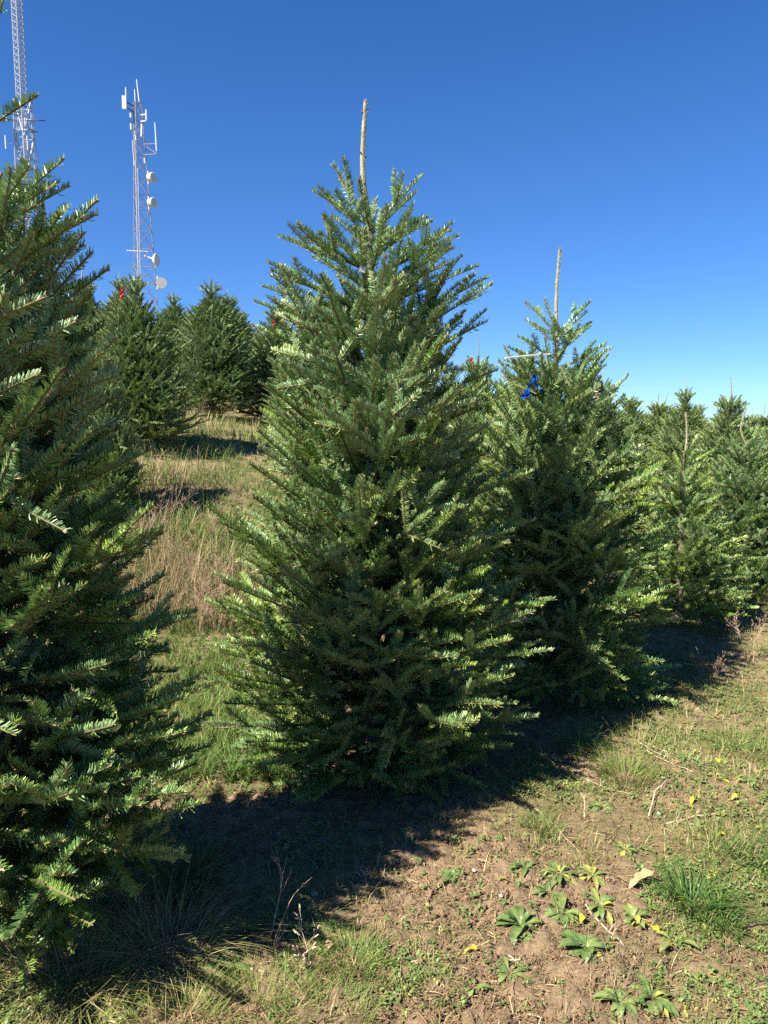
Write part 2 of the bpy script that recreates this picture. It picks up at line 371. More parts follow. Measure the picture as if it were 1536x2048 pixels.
LOD = {'A': dict(dens=860, nl=0.029, nw=0.0033, segs=2, tk=4, th=62, ar=.12), 'B': dict(dens=680, nl=0.028, nw=0.0039, segs=1, tk=3, th=60, ar=.15), 'C': dict(dens=560, nl=0.027, nw=0.0050, segs=1, tk=3, th=48, ar=.3)}
def spray_up(d):
    s_ = d.cross(Vector((0, 0, 1)));
    if s_.length < 1e-3: s_ = Vector((1, 0, 0))
    return s_.normalized().cross(d).normalized() if s_.normalized().cross(d).z > 0 else -s_.normalized().cross(d).normalized()
def roll(u, d, a): return Matrix.Rotation(a, 3, d) @ u
def crown_mesh(seed, H, leader, prof, lod, tops=(), n_limb=62, gcyc=0.21, base=0.10, tint0=0.42, bendk=1.0, topgap=0.42, whorl=0.16, lean=(0, 0)):
    """returns the crown and leader builders. prof: (height share, radius) pairs; tops: (z, azimuth, pitch, length) of the highest shoots"""
    rd = random.Random(seed); rng = np.random.default_rng(seed)
    zs = [a for a, _ in prof]; rs = [b_ for _, b_ in prof]
    S = []
    top_z = H - leader
    if lod == 'C': gcyc *= 1.2
    nl = int(n_limb * (1.6 if lod != 'C' else 4.0) * (top_z - base))
    az = rd.uniform(0, 6.28)
    zt = top_z - (topgap if tops else 0.03)
    for i in range(nl):
        f = ((i + rd.random() * .8) / nl) ** 1.2
        z = base + (zt - base) * f
        if z > base + .1: z += (round(z / whorl) * whorl - z) * .55 + rd.gauss(0, .012)
        az += 2.39996 + rd.gauss(0, 0.25)
        pitch = R(np.interp(f, [0, .25, .6, .85, 1], [-3, 15, 30, 42, 52]) + rd.gauss(0, 6) + (10 if lod == 'C' else 0))
        # reach the outline where the tip ends up
        rr = np.interp(z / H, zs, rs)
        for _ in range(3): rr = np.interp(min(z + math.tan(pitch) * rr * .8, H) / H, zs, rs)
        ln = rr / math.cos(pitch) * rd.uniform(0.80, 1.10)
        if rd.random() < 0.12: ln *= 1.12
        d = Vector((math.cos(az) * math.cos(pitch), math.sin(az) * math.cos(pitch), math.sin(pitch)))
        tx = lean[0] * z, lean[1] * z
        skip = 0.12 if ln < .5 else max(0.2, 1 - 0.5 / ln)
        grow(rd, Vector((tx[0], tx[1], z)), d, roll(spray_up(d), d, rd.gauss(0, .5)), ln, 0, gcyc * rd.uniform(.85, 1.15), S, 0.05 * bendk, skip, tint0 + rd.gauss(0, .09), 2 if lod != 'C' else 1)
    for i in range(int(nl * .55)):                              # short inner limbs that close the heart of the crown
        z = rd.uniform(base + .05, zt - .1); a = rd.uniform(0, 6.28); pitch = R(rd.uniform(0, 40))
        ln = float(np.interp(z / H, zs, rs)) * rd.uniform(.35, .68)
        d = Vector((math.cos(a) * math.cos(pitch), math.sin(a) * math.cos(pitch), math.sin(pitch)))
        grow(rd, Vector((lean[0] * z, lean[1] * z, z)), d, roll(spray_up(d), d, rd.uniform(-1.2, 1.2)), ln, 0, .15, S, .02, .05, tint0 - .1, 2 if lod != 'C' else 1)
    for (z, a, p_, ln) in tops:
        a = R(a); p_ = R(p_)
        d = Vector((math.cos(a) * math.cos(p_), math.sin(a) * math.cos(p_), math.sin(p_)))
        grow(rd, Vector((lean[0] * z, lean[1] * z, z)), d, spray_up(d), ln, 1, 0.17, S, 0.01, 0.3, tint0 - .02, 2)
    q = LOD[lod]; mb = MB()
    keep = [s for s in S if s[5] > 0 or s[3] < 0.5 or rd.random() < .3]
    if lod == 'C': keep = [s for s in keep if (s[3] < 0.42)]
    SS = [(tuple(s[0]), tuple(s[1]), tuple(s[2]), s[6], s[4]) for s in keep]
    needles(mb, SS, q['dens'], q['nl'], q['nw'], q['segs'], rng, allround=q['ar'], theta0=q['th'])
    P0 = np.array([tuple(s[0]) for s in S]); P1 = np.array([tuple(s[1]) for s in S]); r = np.array([s[7] for s in S])
    age = np.clip(1.0 - np.array([s[3] for s in S]) * 2.6, 0.05, 1)
    prisms(mb, P0, P1, r, r * .85, 1, age, q['tk'])
    T = [s for s in S if s[4]]
    if lod != 'C' or True:
        P1 = np.array([tuple(s[1]) for s in T]); dd = unit(P1 - np.array([tuple(s[0]) for s in T])); N = len(T)
        k_ = 1.0 if lod != 'C' else 1.25
        sz = k_ * (0.0020 + 0.0015 * rng.random(N)); tn = rng.random(N)
        prisms(mb, P1 - dd * .002, P1 + dd * .004 * k_, sz, sz * 1.25, 2, tn, 4); prisms(mb, P1 + dd * .004 * k_, P1 + dd * .010 * k_, sz * 1.25, sz * .2, 2, tn, 4)
        if lod == 'A':
            for j in range(2):
                off = unit(rng.normal(0, 1, (N, 3))) * 0.004
                prisms(mb, P1 + off - dd * .003, P1 + off * 1.5 + dd * .004, sz * .8, sz * .3, 2, tn, 4)
    return mb, S
def leader_mb(seed, z0, L, r0=0.0085, bend=(0.02, 0.01), lod='A', lean=(0, 0), kink=0.0):
    rd = random.Random(seed); rng = np.random.default_rng(seed)
    pts = []; n = 17
    for i in range(n):
        f = i / (n - 1)
        pts.append(Vector((lean[0] * z0 + bend[0] * math.sin(f * PI * 1.2) + kink * f, lean[1] * z0 + bend[1] * math.sin(f * 3), z0 + L * f)))
    mb = MB(); mb.tube(pts, [r0 * (1.15 - 0.58 * i / (n - 1)) * rd.uniform(.92, 1.08) for i in range(n)], 8, 0)
    S = [(tuple(pts[i]), tuple(pts[i + 1]), (0.3, -0.9, 0.1), 0.5, False) for i in range(n - 1)]
    needles(mb, S, {'A': 1100, 'B': 700, 'C': 250}[lod], 0.0185, {'A': .0024, 'B': .0026, 'C': .003}[lod], 1, rng, 1, allround=1.0, theta0=40)
    # side buds and the knot of buds at the tip
    for i in range(9):
        f = rd.uniform(.1, .95); k = min(int(f * (n - 1)), n - 2); p = pts[k].lerp(pts[k + 1], f * (n - 1) - k)
        a = rd.uniform(0, 6.28); d = Vector((math.cos(a), math.sin(a), .6)).normalized()
        mb.tube([p + d * r0 * .7, p + d * (r0 + .004), p + d * (r0 + .010)], [.003, .0034, .0008], 6, 2, rd.random())
    for i in range(5):
        a = i * 1.26; d = Vector((math.cos(a) * .8, math.sin(a) * .8, 1)).normalized()
        p = pts[-1]; mb.tube([p - d * .002, p + d * .006, p + d * .013], [.003, .004, .0008], 6, 2, rd.random())
    return mb
def knot_mb(mb, z, r, lean):
    rd = random.Random(int(z * 1000))
    for i in range(16):
        a = rd.uniform(0, 6.28); d = Vector((math.cos(a), math.sin(a), rd.uniform(-.3, .5))).normalized()
        p = Vector((lean[0] * z, lean[1] * z, z + rd.uniform(-.016, .016)))
        mb.tube([p + d * r * .5, p + d * (r + .004), p + d * (r + .009)], [.004, .0052, .002], 6, 2, rd.uniform(.5, 1))
def trunk_mb(seed, H, r0, lean=(0, 0), r1=0.010):
    rd = random.Random(seed); pts = []; rad = []
    n = 16
    for i in range(n):
        f = i / (n - 1); z = -0.06 + (H + .06) * f
        pts.append((lean[0] * max(z, 0), lean[1] * max(z, 0), z)); rad.append(r0 * (1 - f) ** .85 + r1 + (0.012 * math.exp(-f * 30)) + rd.uniform(-.001, .001))
    mb = MB(); mb.tube(pts, rad, 12, 0); return mb
def fir(label, x, y, H, leader, prof, lod, seed, group=None, cat='fir tree', **kw):
    lean = kw.get('lean', (0, 0)); kb = kw.pop('lbend', (0.02, 0.01)); r0 = kw.pop('lr', 0.0085); kk = kw.pop('kink', 0.0)
    root = empty('fir_tree', (x, y, gz(x, y) - 0.01)); tag(root, label, cat, group)
    cm, S = crown_mesh(seed, H, leader, prof, lod, **kw)
    cm.build('crown', [M_NEEDLE, M_TWIG, M_BUD], root)
    trunk_mb(seed, H - leader, 0.035, lean, r0).build('trunk', M_BARK, root, smooth=True)
    lm = leader_mb(seed, H - leader - .005, leader, r0, kb, lod, lean, kk)
    knot_mb(lm, H - leader, r0, lean)
    lm.build('leader', [M_LEADER, M_SHORT, M_BUD], root)
    return root
GROUP_NEAR = 'firs of the nearest row'
PROF = [(0, .84), (.08, .86), (.2, .92), (.35, .86), (.5, .74), (.65, .62), (.78, .50), (.86, .33), (.92, .12), (1, .03)]
def prof(R_): return [(a, b_ * R_) for a, b_ in PROF]

# the tall fir in the middle of the picture
MX, MY = at(742, 1400, 3.45).x, 3.45
main_top = [
    (2.46, 186, 57, .31), (2.47, 178, 27, .29), (2.44, 8, 50, .34), (2.43, -20, 42, .27), (2.45, 262, 42, .25), (2.44, 80, 55, .22), (2.40, 5, 27, .28),
    (2.36, -15, 24, .30), (2.38, 235, 38, .30), (2.36, 120, 36, .27), (2.33, 45, 32, .34),
    (2.28, 176, 22, .43), (2.26, 195, 30, .38), (2.25, 6, 24, .44), (2.22, -28, 28, .45), (2.24, 285, 36, .40), (2.22, 240, 34, .40), (2.24, 90, 34, .36), (2.20, 140, 28, .4), (2.2, 20, 26, .46), (2.2, 215, 30, .42),
    (2.12, 172, 20, .48), (2.1, 2, 22, .52), (2.1, -40, 28, .46), (2.08, 260, 34, .44), (2.08, 200, 24, .5), (2.1, 60, 25, .45), (2.05, 320, 28, .5), (2.06, 185, 16, .5),
    (1.98, 3, 26, .60), (1.90, -12, 26, .62), (1.80, 8, 24, .62), (1.93, 182, 22, .56), (1.84, 168, 20, .6), (1.62, 2, 20, .62), (1.1, -4, 16, .80), (.9, 6, 14, .84), (.62, -12, 12, .86), (.42, -25, 14, .86), (.3, -60, 12, .8)]
fir('tall fir with a long bare pale leader, standing in the middle of the picture', MX, MY, 3.0, 0.54,
    [(0, .66), (.05, .74), (.12, .80), (.22, .77), (.35, .67), (.5, .56), (.62, .47), (.72, .41), (.80, .30), (.86, .16), (1, .05)],
    'A', 7, GROUP_NEAR, tops=main_top, n_limb=78, base=0.07, lbend=(-0.018, 0.01), lr=0.0140, topgap=.64, kink=-0.03)
# the fir cut by the left edge
LX, LY = at(-45, 900, 2.15).x, 2.15
fir('near dark green fir cut off by the left edge of the picture', LX, LY, 2.92, 0.50,
    [(0, .36), (.06, .45), (.12, .58), (.24, .60), (.38, .51), (.52, .43), (.66, .36), (.78, .29), (.86, .20), (1, .05)],
    'A', 19, GROUP_NEAR, n_limb=78, base=0.17, lr=.009, kink=0.05,
    topgap=.52, tops=[(2.40, 2, 63, .44), (.32, -18, 18, .74), (.62, -2, 16, .70), (1.05, -6, 24, .60), (.85, 8, 18, .62), (.5, -40, 18, .60), (1.3, 5, 25, .54),(2.36, 8, 34, .25), (2.38, 200, 45, .25), (2.3, 130, 40, .22), (2.10, 0, 36, .36), (2.06, 330, 32, .36), (2.1, 30, 34, .34), (2.02, 280, 30, .36), (2.0, 70, 34, .36), (2.0, 10, 30, .40), (1.95, 345, 30, .42), (2.0, 200, 30, .4), (1.98, 310, 40, .34)])
# the right-hand fir with a bare leader
RX, RY = at(1114, 650, 4.5).x, 4.5
fir('mid-sized fir with a bare leader, tied with white tape, right of the tallest fir', RX, RY, 2.62, 0.5,
    [(0, .62), (.06, .74), (.14, .82), (.25, .80), (.4, .68), (.52, .56), (.64, .44), (.74, .33), (.82, .2), (1, .05)],
    'B', 31, GROUP_NEAR, n_limb=68, base=0.09, lr=.011, lbend=(-.008, .0),
    tops=[(2.12, 172, 48, .27), (2.12, 195, 66, .22), (2.12, 10, 44, .29), (2.10, 345, 40, .22), (2.11, 150, 30, .22), (2.05, 5, 38, .25), (2.0, 20, 42, .3), (1.98, 180, 30, .26), (1.96, 250, 45, .3), (1.95, 300, 50, .28), (1.9, 0, 32, .34), (1.9, 190, 26, .33), (1.86, 340, 30, .36), (1.84, 160, 24, .34), (1.8, 90, 30, .33), (1.78, 15, 26, .38), (1.78, 200, 24, .36)])
# two small firs farther down the row
fir('small open fir with a yellowish leader, second from the right edge', 2.36, 5.9, 1.66, 0.32,
    [(0, .5), (.1, .60), (.25, .56), (.45, .42), (.6, .30), (.75, .17), (1, .04)], 'B', 43, GROUP_NEAR, n_limb=62, base=0.07, lr=.008, tint0=.5, topgap=.2, lbend=(.01, 0),
    tops=[(1.33, 170, 55, .18), (1.33, 20, 50, .2), (1.3, 290, 45, .2), (1.22, 185, 30, .26), (1.22, 0, 32, .26), (1.2, 250, 40, .25)])
fir('small silvery fir with a kinked leader at the right edge', 3.42, 7.1, 1.72, 0.34,
    [(0, .62), (.1, .74), (.25, .70), (.45, .56), (.6, .42), (.75, .24), (1, .04)], 'B', 47, GROUP_NEAR, n_limb=60, base=0.07, lr=.008, tint0=.36, topgap=.2, kink=-.05, lbend=(-.04, 0),
    tops=[(1.36, 165, 48, .22), (1.36, 20, 40, .28), (1.3, 280, 45, .24), (1.28, 185, 34, .3), (1.25, 0, 32, .34), (1.2, 250, 36, .3), (1.18, 330, 30, .34)])

# ------------------------------------------------------------------ firs farther off: four grown forms, copied
def copy_tree(o):
    c = o.copy(); COL.objects.link(c)
    for ch in o.children:
        d = ch.copy(); COL.objects.link(d); d.parent = c
    return c
protos = {}
FORMS = {
    'full': (2.55, 0.28, [(0, .78), (.08, .86), (.2, .86), (.4, .76), (.55, .62), (.7, .44), (.8, .27), (.88, .12), (1, .04)], 71, .44),
    'egg': (2.5, 0.24, [(0, .72), (.08, .84), (.22, .88), (.42, .80), (.6, .62), (.75, .42), (.85, .24), (.93, .10), (1, .04)], 83, .36),
    'narrow': (2.5, 0.32, [(0, .58), (.08, .68), (.2, .70), (.4, .60), (.55, .48), (.7, .34), (.8, .2), (1, .04)], 97, .50),
    'open': (2.3, 0.38, [(0, .6), (.08, .7), (.2, .74), (.4, .62), (.55, .48), (.68, .34), (.78, .2), (1, .04)], 101, .40)}
def far_fir(form, px, top_py, Y, label, group, rz=0.0, sc_=None, wide=1.0):
    top = at(px, top_py, Y); x = top.x; z0 = gz(x, Y)
    H, ld, pf, seed, ti = FORMS[form]
    s_ = (top.z - z0) / H if sc_ is None else sc_
    if form not in protos:
        root = fir(label, x, Y, H, ld, pf, 'C', seed, group, n_limb=56 if form != 'open' else 44, base=0.08, tint0=ti, lr=.008, topgap=.14,
                   tops=[(H - ld - .02, 20 + 72 * k, 48, .2) for k in range(5)] + [(H - ld - .12, 50 + 60 * k, 38, .26) for k in range(6)])
        protos[form] = root
    else:
        root = copy_tree(protos[form])
        root['label'] = label
        if group: root['group'] = group
    root.location = (x, Y, z0 - .02); root.rotation_euler = (0, 0, rz); root.scale = (s_ * wide, s_ * wide, s_)
    return root
HILL = 'firs on the rising ground to the left'; BACK = 'firs in the rows behind'; FARR = 'firs along the skyline'
far_fir('full', 266, 526, 10.0, 'broad full fir at the near edge of the hillside, in front of the thin mast', HILL, 0.4, wide=1.0)
far_fir('egg', 420, 548, 13.6, 'rounded dark fir on the hillside between the mast fir and the tallest fir', HILL, 1.0)
far_fir('open', 553, 583, 14.5, 'hillside fir with a wavy leader and a red tape, just left of the tallest fir', HILL, 2.0, wide=1.1)
far_fir('narrow', 456, 572, 19, 'fir peeping over the right shoulder of the rounded dark hillside fir', HILL, 3.0, wide=1.3)
far_fir('full', 485, 612, 21, 'fir half hidden between the rounded dark fir and the wavy-leader fir', HILL, 5.0)
far_fir('egg', 346, 578, 20, 'fir beside the round grey dish at the foot of the mast', HILL, 2.2)
far_fir('full', 238, 540, 16.5, 'fir with red tape behind the broad hillside fir', HILL, 4.0)
far_fir('open', 163, 532, 17.5, 'yellowish hillside fir just right of the edge fir, highest on the left', HILL, 4.4, wide=1.35)
far_fir('narrow', 206, 666, 7.6, 'slim fir with a pale leader between the edge fir and the broad hillside fir', HILL, 1.1, wide=.72)
far_fir('egg', 118, 560, 21, 'hillside fir mostly hidden behind the edge fir', HILL, .3)
far_fir('narrow', 60, 560, 16, 'hillside fir seen through the tips of the edge fir', HILL, .9, wide=1.3)
far_fir('full', 395, 600, 27, 'small fir on the crest behind the rounded dark fir', HILL, .6)
far_fir('full', 520, 640, 18.5, 'dark fir in shade low between the rounded fir and the tallest fir', HILL, .2)
far_fir('open', 956, 664, 8.6, 'fir with a tall thin leader in the gap between the two tall firs', BACK, .5, wide=.95)
far_fir('full', 1003, 738, 12.5, 'fir behind the gap between the two tall firs, nearer its right side', BACK, 1.5)
far_fir('narrow', 1043, 722, 13.5, 'fir with pink tape behind the blue tape', BACK, 2.5, wide=1.2)
far_fir('full', 1207, 734, 9.5, 'fir with red tape right behind the white-taped fir', BACK, 3.5, wide=.95)
far_fir('narrow', 1262, 772, 14, 'fir showing over the right shoulder of the white-taped fir', BACK, 4.5, wide=1.2)
far_fir('egg', 905, 720, 15, 'fir behind the right flank of the tallest fir', BACK, 4.0)
far_fir('full', 600, 640, 12.5, 'fir behind the left flank of the tallest fir', BACK, 2.0)
far_fir('full', 700, 660, 13, 'fir hidden behind the middle of the tallest fir', BACK, 2.9)
far_fir('egg', 830, 690, 14, 'fir hidden behind the right half of the tallest fir', BACK, 2.9)
far_fir('full', 1372, 758, 13, 'fir with a spiky top, rising behind the small open fir', FARR, 5.5, wide=.95)
far_fir('open', 1463, 752, 10.2, 'fir with a tall leader and bare top shoots, rising behind the small silvery fir', FARR, .25, wide=1.1)
far_fir('narrow', 1318, 786, 17, 'left one of the twin-pointed pair of firs on the skyline', FARR, 1.25, wide=1.3)
far_fir('open', 1334, 785, 18, 'right one of the twin-pointed pair of firs on the skyline', FARR, 2.25, wide=1.3)
far_fir('full', 1398, 795, 17, 'fir at the right shoulder of the spiky-topped fir', FARR, 3.1)
far_fir('narrow', 1440, 812, 16, 'thin-tipped fir between the spiky-topped and the tall-leader fir', FARR, 4.2, wide=1.3)
far_fir('full', 1506, 815, 15, 'fir right of the tall-leader fir, near the right edge', FARR, 5.2)
far_fir('open', 1530, 808, 19, 'fir farthest right on the skyline', FARR, .8, wide=1.3)
far_fir('full', 1290, 812, 20, 'low distant fir left of the twin-pointed pair', FARR, 1.9)
far_fir('egg', 1420, 840, 23, 'low rounded distant fir behind the thin-tipped fir', FARR, 1.1)
far_fir('full', 1480, 835, 24, 'low distant fir seen between two right-edge firs', FARR, 1.7)
far_fir('egg', 1350, 830, 25, 'low rounded distant fir behind the twin-pointed pair', FARR, 2.7)
far_fir('narrow', 1120, 790, 17, 'distant fir hidden behind the white-taped fir', BACK, 1.7, wide=1.3)
far_fir('full', 1560, 800, 11.5, 'fir just beyond the right edge', FARR, 2.7)
far_fir('narrow', 1600, 880, 8.8, 'fir past the right edge of the picture', FARR, 3.7)

# ------------------------------------------------------------------ towers
def lattice(mb, pts_fn, z0, z1, n, leg_r, br_r, m=0):
    """three-legged lattice: pts_fn(z) gives the three leg points"""
    zz = [z0 + (z1 - z0) * i / n for i in range(n + 1)]
    for k in range(3): mb.tube([pts_fn(z)[k] for z in zz], leg_r, 6, m)
    for i in range(n):
        a = pts_fn(zz[i]); b_ = pts_fn(zz[i + 1])
        for k in range(3):
            k2 = (k + 1) % 3
            mb.tube([a[k], b_[k2]], br_r, 4, m, cap=False); mb.tube([a[k2], b_[k]], br_r, 4, m, cap=False)
            mb.tube([b_[k], b_[k2]], br_r, 4, m, cap=False)
def grey_mast():
    Yt = 90.0; ax = at(281, 400, Yt).x; zb = gz(ax, Yt); ztop = at(275, 203, Yt).z
    root = empty('radio_mast', (ax, Yt, zb)); tag(root, 'thin grey lattice mast with white dishes and rod antennas, right of the taller white tower', 'radio mast')
    H = ztop - zb
    def P(z):
        f = z / H; w_ = 3.55 + (0.95 - 3.55) * f
        return [Vector((-w_ / 2, 0.25 * w_, z)), Vector((-0.02 * w_, -0.45 * w_, z)), Vector((w_ / 2, 0.25 * w_, z))]
    mb = MB(); lattice(mb, P, -0.3, H, 17, 0.055, 0.026); mb.build('lattice_frame', M_GALV, root)
    # cable runs up the middle leg
    c = MB(); c.tube([P(z)[1] + Vector((-.15, -.1, 0)) for z in (0, H * .4, H * .9)], .035, 6); c.tube([P(z)[1] + Vector((.1, -.12, 0)) for z in (0, H * .3, H * .78)], .03, 6); c.build('cable_run', M_WHITE, root)
    def L(px, py):
        p = at(px, py, Yt) - Vector((ax, Yt, zb)); return p
    def rod(px0, py0, px1, py1, r, name='rod_antenna', y=-.4, m=M_WHITE):
        q = MB(); a = L(px0, py0); b_ = L(px1, py1); a.y = b_.y = y; mid = a.lerp(b_, .5)
        r *= .75; q.tube([a, mid, b_], [r * .8, r, r], 8); return q.build(name, m, root)
    rod(275.5, 162, 281, 207, .10); rod(271.5, 182, 273, 207, .09); rod(254, 178, 254.5, 197, .11)
    rod(312, 248, 315.5, 305, .11); rod(263.2, 229, 264.6, 238, .16, 'panel_antenna'); rod(264.3, 250, 265, 262, .17, 'panel_antenna')
    rod(286, 251, 285.5, 276, .17, 'panel_antenna'); rod(273, 272, 275, 283, .13); rod(267, 283, 271, 334, .07); rod(291, 318, 292, 329, .12)
    rod(294.5, 222, 295.3, 243, .14)
    q = MB(); a = L(252, 209); q.box((a.x, -.5, a.z), (.48, .3, 1.4)); q.build('panel_antenna', M_WHITE, root)
    for y0, y1 in ((208, 212), (219, 224)):
        q = MB(); a = L(256, y0); b_ = L(267, y1); a.y = -.5; b_.y = 0; q.tube([a, b_], .07, 6); q.build('mount_arm', M_DARK, root)
    for py in (231.5, 244.5):
        q = MB(); a = L(283, py + 1); b_ = L(294, py - .5); a.y = b_.y = -.3; q.tube([a, b_], .10, 6); q.build('mount_arm', M_WHITE, root)
    q = MB()
    for (x0, y0, x1, y1) in ((288, 291, 314, 290), (290, 312, 316, 310), (295, 296, 314, 309)):
        a = L(x0, y0); b_ = L(x1, y1); a.y = b_.y = -.35; q.tube([a, b_], .06, 6)
    q.build('outrigger', M_GALV, root)
    for (px, py) in ((304.5, 357), (305.5, 407)):                 # drum dishes seen from the side
        q = MB(); c_ = L(px, py); a = Vector((.22, -.97, 0)).normalized() if False else Vector((.9, -.44, 0)).normalized()
        c_.y = -.3
        q.tube([c_ - a * .42, c_ - a * .30, c_ + a * .28, c_ + a * .34], [.28, .50, .56, .50], 20); q.build('dish_antenna', M_WHITE, root, smooth=False)
        r_ = rod(px - 6.5, py - 13, px - 5.5, py + 14, .10, 'mount_pole')
    q = MB(); a = L(291, 513); b_ = L(311, 521); a.y = b_.y = -.4; q.tube([a, b_], .12, 6); c_ = L(314, 522); c_.y = -.4
    d = Vector((.97, -.2, 0)); q.tube([c_ - d * .35, c_ - d * .1, c_ + d * .15], [.25, .62, .7], 18); q.build('dish_antenna', M_WHITE, root)
    rod(312.5, 508, 313, 537, .10, 'mount_pole')
    q = MB(); c_ = L(327.5, 569); c_.y = -1.0; d = Vector((.35, -.92, -.1)).normalized()
    q.tube([c_ - d * .5, c_ - d * .2, c_ + d * .1], [.3, .58, .62], 24); q.build('dish_antenna', M_DISHG, root)
    rod(317, 553, 317.3, 580, .13, 'mount_pole')
    q = MB()
    for (x0, x1) in ((253, 296),):
        a = L(x0, 501); b_ = L(x1, 503); q.tube([a, b_], .05, 6)
    q.build('cross_arm', M_WHITE, root)
grey_mast()
def white_tower():
    Yt = 112.0; ax = at(43, 240, Yt).x; zb = gz(ax, Yt)
    root = empty('radio_tower', (ax, Yt, zb)); tag(root, 'tall white lattice tower with grille platforms, cut by the top left corner', 'radio tower')
    def L(px, py): return at(px, py, Yt) - Vector((ax, Yt, zb))
    zsplit = L(43, 195).z; ztop = L(38, -260).z
    def up_(z):
        w_ = 1.45; return [Vector((-w_ / 2, .4, z)), Vector((w_ * .28, -.6, z)), Vector((w_ / 2, .5, z))]
    m = MB(); lattice(m, up_, zsplit, ztop, 34, 0.07, 0.034); m.build('upper_mast', M_TOWERW, root)
    def lo(z):
        w_ = 2.35 + (zsplit - z) * .036
        return [Vector((-w_ / 2, .5, z)), Vector((w_ * .25, -.9, z)), Vector((w_ / 2, .7, z))]
    m = MB()
    zz = np.linspace(-.3, zsplit, 9)
    for k in range(3):                                          # each leg is itself a slim lattice
        def leg(z, k=k):
            c = lo(z)[k]; return [c + Vector((-.20, .1, 0)), c + Vector((0, -.22, 0)), c + Vector((.20, .1, 0))]
        lattice(m, leg, -.3, zsplit, 52, .04, .022)
    for i in range(8):
        a = lo(zz[i]); b_ = lo(zz[i + 1])
        for k in range(3):
            k2 = (k + 1) % 3
            m.tube([a[k], b_[k2]], .075, 5); m.tube([a[k2], b_[k]], .06, 5)
            for f in (0, .25, .5, .75):
                m.tube([a[k].lerp(b_[k], f), a[k2].lerp(b_[k2], f)], .06, 5)
    m.build('lower_mast', M_TOWERW, root)
    for (x0, x1, y0, y1) in ((-6, 17, 238, 252), (62, 91, 238, 253), (60, 75, 262, 274)):
        m = MB(); a = L(x0, y0); b_ = L(x1, y1); w_ = b_.x - a.x
        zc = (a.z + b_.z) / 2
        rot = Matrix.Rotation(R(20), 3, 'X')
        nb = 9
        for i in range(nb): m.box((a.x + w_ * (i + .5) / nb, -.9, zc), (w_ / nb * .8, 2.0, .04), 0, rot)
        for yy in (-1, 0, 1):
            off = rot @ Vector((0, yy * .95, -.06)); m.box(((a.x + b_.x) / 2, -.9 + off.y, zc + off.z), (w_, .09, .08), 1, rot)
        for xx in (a.x, b_.x): m.box((xx, -.9, zc - .02), (.09, 2.06, .1), 1, rot)
        m.build('platform', [M_GRILLE, M_DARK], root)
    for (px, py, h) in ((21, 243, 1.0), (58, 250, 1.1), (19, 290, 1.8), (62.5, 292, 1.9)):
        m = MB(); c = L(px, py); m.tube([(c.x, -1.1, c.z - h / 2), (c.x, -1.1, c.z + h / 2)], .11, 8)
        m.tube([(c.x, -1.1, c.z), (c.x * .7, -.4, c.z)], .05, 6); m.build('rod_antenna', M_WHITE, root)
    for dx, dy in ((-1, -.2), (-.2, 1)):
        m = MB(); a = Vector((.6 * dx, 0, L(40, 212).z)); b_ = Vector((dx * 62, dy * 62, 0)); b_.z = gz(ax + b_.x, Yt + b_.y) - zb
        m.tube([a, b_], .018, 4); m.build('guy_wire', M_GALV, root)
white_tower()

# ------------------------------------------------------------------ tapes and tags hung in the trees
def ribbon(mb, pts, width, face):
    pts = [Vector(p) for p in pts]; V = []; F = []
    face = Vector(face).normalized()
    for i, p in enumerate(pts):
        d = (pts[min(i + 1, len(pts) - 1)] - pts[max(i - 1, 0)]).normalized()
        f2 = Matrix.Rotation(0.35 * math.sin(i * 1.7), 3, d) @ face
        s_ = d.cross(f2).normalized() * width / 2
        V += [p - s_, p + s_]
    for i in range(len(pts) - 1): F.append([2 * i, 2 * i + 1, 2 * i + 3, 2 * i + 2])
    mb.add([tuple(v) for v in V], F)
def tape(px, py, Y, len_, width, m, label, tails=2, spread=0.04, drop=None):
    o = at(px, py, Y); mb = MB()
    n = 7
    for k in range(tails):
        s_ = (k - (tails - 1) / 2) * 2
        L_ = len_ * (1 - .15 * k)
        pts = [(s_ * spread * (i / (n - 1)) + .006 * math.sin(i * 1.3 + k), .01 * math.sin(i * 2 + k), -L_ * i / (n - 1)) for i in range(n)]
        ribbon(mb, pts, width, (0.1, -1, .1))
    lp = [(0.009 * math.cos(a), 0.009 * math.sin(a) + .010, .004) for a in np.linspace(0, 2 * PI, 9)]
    ribbon(mb, lp, width * .8, (0, 0, 1)); mb.box((0, -.004, 0), (width * .7, .006, width * .6))
    ob = mb.build('flagging_tape', m); ob.location = o; tag(ob, label, 'tape')
    sd = ob.modifiers.new('thickness', 'SOLIDIFY'); sd.thickness = 0.0006
    return ob
tape(243, 576, 9.4, 0.12, 0.022, M_RED, 'red tape near the top of the broad hillside fir', 2, .012)
tape(547, 640, 13.8, 0.10, 0.022, M_RED, 'red tape on the hillside fir left of the tallest fir', 2, .02)
tape(1068, 750, 4.2, 0.11, 0.013, M_BLUE, 'blue tape with two long tails on the left side of the white-taped fir', 2, .036)
tape(1052, 782, 4.12, 0.045, 0.018, M_BLUE, 'short wide blue tape end just under the long blue tails', 2, .016)
tape(600, 614, 3.75, 0.09, 0.018, M_BLUE, 'blue tape deep in the left side of the tallest fir', 2, .012)
tape(1192, 780, 8.9, 0.10, 0.025, M_RED, 'red tape right of the white-taped fir', 1, .02)
tape(1068, 768, 12.8, 0.10, 0.05, M_PINK, 'pink tape seen between the blue tails', 1, .02)
tape(943, 716, 8.2, 0.045, 0.02, M_RED, 'faint red tape in the gap between the two tall firs', 1, .02)
mb = MB(); mb.box((0, 0, 0), (.026, .0012, .042), 0, Matrix.Rotation(R(14), 3, 'Y')); mb.tube([(0.004, 0, .02), (0.02, .01, .04), (0.03, .03, .05)], .0008, 4)
